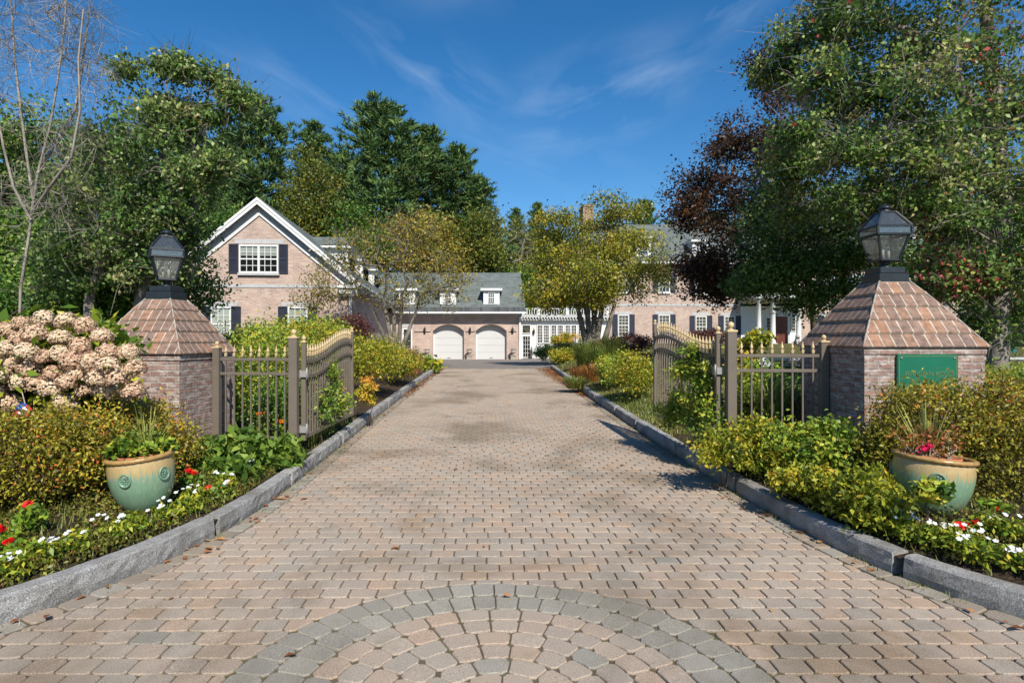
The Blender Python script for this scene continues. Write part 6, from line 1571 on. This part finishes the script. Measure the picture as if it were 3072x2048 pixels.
def kerb_pos(tab, y, off): 
    return interp(tab, y) + (-off if tab is LE else off), y
for i, y_ in enumerate([3.28, 3.45, 3.62, 3.85, 4.05, 4.3, 4.5, 4.75, 5.0, 5.25, 5.5, 5.75, 6.0, 6.25]):
    x, y = kerb_pos(LE, y_, random.uniform(.27, .4)); vinca(x, y, 'small white flowered bedding plant behind the left granite kerb', 'white bedding plants along the left kerb', random.choice((2, 3, 3, 4)))
for i, y_ in enumerate([3.3, 3.45, 3.6]):
    x, y = kerb_pos(LE, y_, .62); vinca(x, y + .1, 'white flowered bedding plant in the second row at the left frame edge', 'white bedding plants in the second row', 2)
for i, y_ in enumerate([3.5, 3.62, 3.74, 3.88, 4.0, 4.12, 4.25, 4.4, 5.6, 5.8]):
    x, y = kerb_pos(RE, y_, random.uniform(.26, .42)); vinca(x, y, 'small white flowered bedding plant behind the right granite kerb', 'white bedding plants along the right kerb', random.choice((2, 3, 4)))
for y_ in (3.75, 3.95, 4.1):
    x, y = kerb_pos(RE, y_, .66); vinca(x, y, 'white flowered bedding plant in the second row before the right pot', 'second row before the right pot', 1, .9)
def geranium(x, y, D, lab, n, mat='red_flower', r_=.032, grp='red geraniums in the flower beds', foliage=160):
    p = P(x, y, D); X, Y, Z = p; z = G(X, Y)
    t = thing('geranium_plant', lab, 'plant', (X, Y, z), group=grp, world=True)
    pts = ellipsoid_pts(foliage, (X, Y, z + max(.04, (Z - z) * .5)), (.12, .1, max(.05, (Z - z) * .55)), .2); leaf_obj('foliage', pts, .045, .85, RNG.normal(.4, .2, foliage), LM['shrub_green'], t, up=.9)
    for k in range(n):
        c = np.array([X + (k - (n - 1) / 2) * r_ * 1.7, Y - .02, Z + random.uniform(-.01, .01)])
        q = MB(); q.tube([(X, Y, z), tuple(c - np.array([0, 0, .01]))], .0035, 5, False); q.build('stalk', M['stem_green'], t, uv=False)
        o = [petals(c + rdir(1, .5)[0] * r_ * .75 * np.array([1, 1, .6]), .020, 5, tuple(rdir(1, .8)[0] + np.array([0, -.7, 0]))) for _ in range(14)]
        v = np.concatenate(o).reshape(-1, 3) - np.array([X, Y, z]); quads_obj('flower_head', v, RNG.uniform(size=len(v) // 4), M[mat], t)
for x, y, D, n, lab in ((35, 1617, 3.85, 1, 'red geranium above the white flowers at the left edge'), (8, 1585, 3.95, 1, 'red geranium cut by the left picture edge'), (88, 1510, 4.2, 1, 'dark pink geranium at the foot of the far left mound'), (578, 1413, 5.5, 2, 'red geranium right of the left glazed pot'), (628, 1460, 5.4, 1, 'single low red geranium between the pot and the perennials'), (2912, 1570, 4.15, 4, 'large red geranium cluster at the right pot base'), (2982, 1520, 4.5, 2, 'smaller red geranium right of the right pot')):
    geranium(x, y, D, lab, n, r_=.036 if n > 2 else .028)
for x, y, D, lab in ((785, 1240, 8.0, 'orange marigold inside the left fence'), (840, 1262, 8.0, 'second orange marigold low inside the left fence')):
    geranium(x, y, D, lab, 2, 'orange_flower', .03, 'orange marigolds inside the left fence', 120)
# ---------------------------------------------------------------- ground cover, lawn, litter (stuff)
def scatter_bed(n, side, ylo, yhi, vlo, vhi, pw=1.):
    y = RNG.uniform(ylo, yhi, n); tab = LE if side < 0 else RE
    e = np.interp(y, [a for a, _ in tab], [b for _, b in tab]); v = vlo + (vhi - vlo) * RNG.uniform(size=n) ** pw
    x = e + side * v; z = np.array([G(a, c) for a, c in zip(x, y)]); return np.stack([x, y, z], 1)
p = np.vstack([scatter_bed(34000, -1, 2.6, 6.6, .16, 1.9), scatter_bed(12000, 1, 2.6, 6.6, .2, 1.6)]); 
pat = np.sin(p[:, 0] * 5.3) * np.sin(p[:, 1] * 4.1) + np.sin(p[:, 0] * 11 + p[:, 1] * 9) * .6 + RNG.normal(size=len(p)) * .5
p = p[pat > -.3]; pat = pat[pat > -.3]; p[:, 2] += RNG.uniform(0, .045, len(p)) + np.clip(pat, 0, 1) * RNG.uniform(0, .09, len(p))
o = leaf_obj('ground_cover', p, .03, .5, np.clip(RNG.normal(.42, .26, len(p)), 0, 1), LM['ground'], None, up=.9); tag(o, 'low mixed ground cover and fallen bits on the flower bed soil', 'ground cover', kind='stuff')
def blades(name, p, h, w_, tone, mat, lab, cat):
    n = len(p); a = RNG.uniform(0, 6.28, n); d = np.stack([np.cos(a), np.sin(a), np.zeros(n)], 1); hh = h * RNG.uniform(.5, 1.2, n)[:, None]; s = np.stack([-d[:, 1], d[:, 0], np.zeros(n)], 1) * w_
    tip = p + d * hh * .5 + np.array([0, 0, 1]) * hh
    v = np.stack([p - s, p + s, tip + s * .15, tip - s * .15], 1).reshape(-1, 3); o = quads_obj(name, v, np.clip(tone, 0, 1), LM[mat]); tag(o, lab, cat, kind='stuff')
p = np.vstack([scatter_bed(26000, 1, 8.8, 16, .12, 4.5, 1.2), scatter_bed(16000, 1, 15, 25, .12, 6)])
blades('lawn_grass', p, .07, .006, RNG.normal(.55, .25, len(p)) + .15 * np.sin(p[:, 0] * 2 + p[:, 1]), 'grass', 'dry yellow green lawn along the right kerb beyond the gate', 'grass')
p = np.vstack([scatter_bed(3500, -1, 2.8, 7, .16, 1.5), scatter_bed(2600, 1, 2.8, 8.5, .16, 1.5), scatter_bed(900, -1, 7, 10.5, .15, .5)])
blades('bed_weeds', p, .075, .004, RNG.normal(.45, .25, len(p)), 'grass', 'thin grassy weeds in the flower beds', 'weeds')
# weeds in the joint at the kerb foot and leaf litter drifts
pl = []
for tab, sgn in ((LE, 1), (RE, -1)):
    for k in range(60 if sgn > 0 else 70):
        y_ = random.uniform(2.8, 12); x_ = interp(tab, y_) + sgn * random.uniform(.01, .05); c = np.array([x_, y_, dz(y_)]); pl.append(c + RNG.normal(size=(random.randint(4, 22), 3)) * np.array([.04, .06, 0]))
p = np.vstack(pl); p[:, 2] = [dz(v) - .008 for v in p[:, 1]]
blades('joint_weeds', p, .035, .003, RNG.normal(.5, .25, len(p)), 'grass', 'small weeds sprouting at the foot of the granite kerbs', 'weeds')
ys_ = np.concatenate([RNG.uniform(15, 25.3, 1500), RNG.uniform(19, 25.4, 900)]); xs_ = np.interp(ys_, [a for a, _ in RE], [b for _, b in RE]) - np.abs(RNG.normal(size=len(ys_))) * (.10 + .02 * np.maximum(0, ys_ - 15))
yl = RNG.uniform(15, 25.3, 700); xl_ = np.interp(yl, [a for a, _ in LE], [b for _, b in LE]) + np.abs(RNG.normal(size=len(yl))) * .10
yf = RNG.uniform(3, 24, 60); xf = RNG.uniform(-2.0, 2.3, 60)
yk = RNG.uniform(2.8, 15, 160); xk = np.where(RNG.uniform(size=160) < .5, np.interp(yk, [a for a, _ in LE], [b for _, b in LE]) + np.abs(RNG.normal(size=160)) * .12, np.interp(yk, [a for a, _ in RE], [b for _, b in RE]) - np.abs(RNG.normal(size=160)) * .12)
X_ = np.concatenate([xs_, xl_, xf, xk]); Y_ = np.concatenate([ys_, yl, yf, yk]); Z_ = np.array([dz(v) for v in Y_]) + RNG.uniform(.006, .02, len(Y_))
o = leaf_obj('fallen_leaves', np.stack([X_, Y_, Z_], 1), .062, .6, RNG.uniform(size=len(X_)), LM['litter'], None, axis=unit(np.stack([RNG.normal(size=len(X_)), RNG.normal(size=len(X_)), np.zeros(len(X_))], 1)), up=6, fold=.2); tag(o, 'orange brown fallen leaves drifted along both kerbs', 'fallen leaves', kind='stuff')
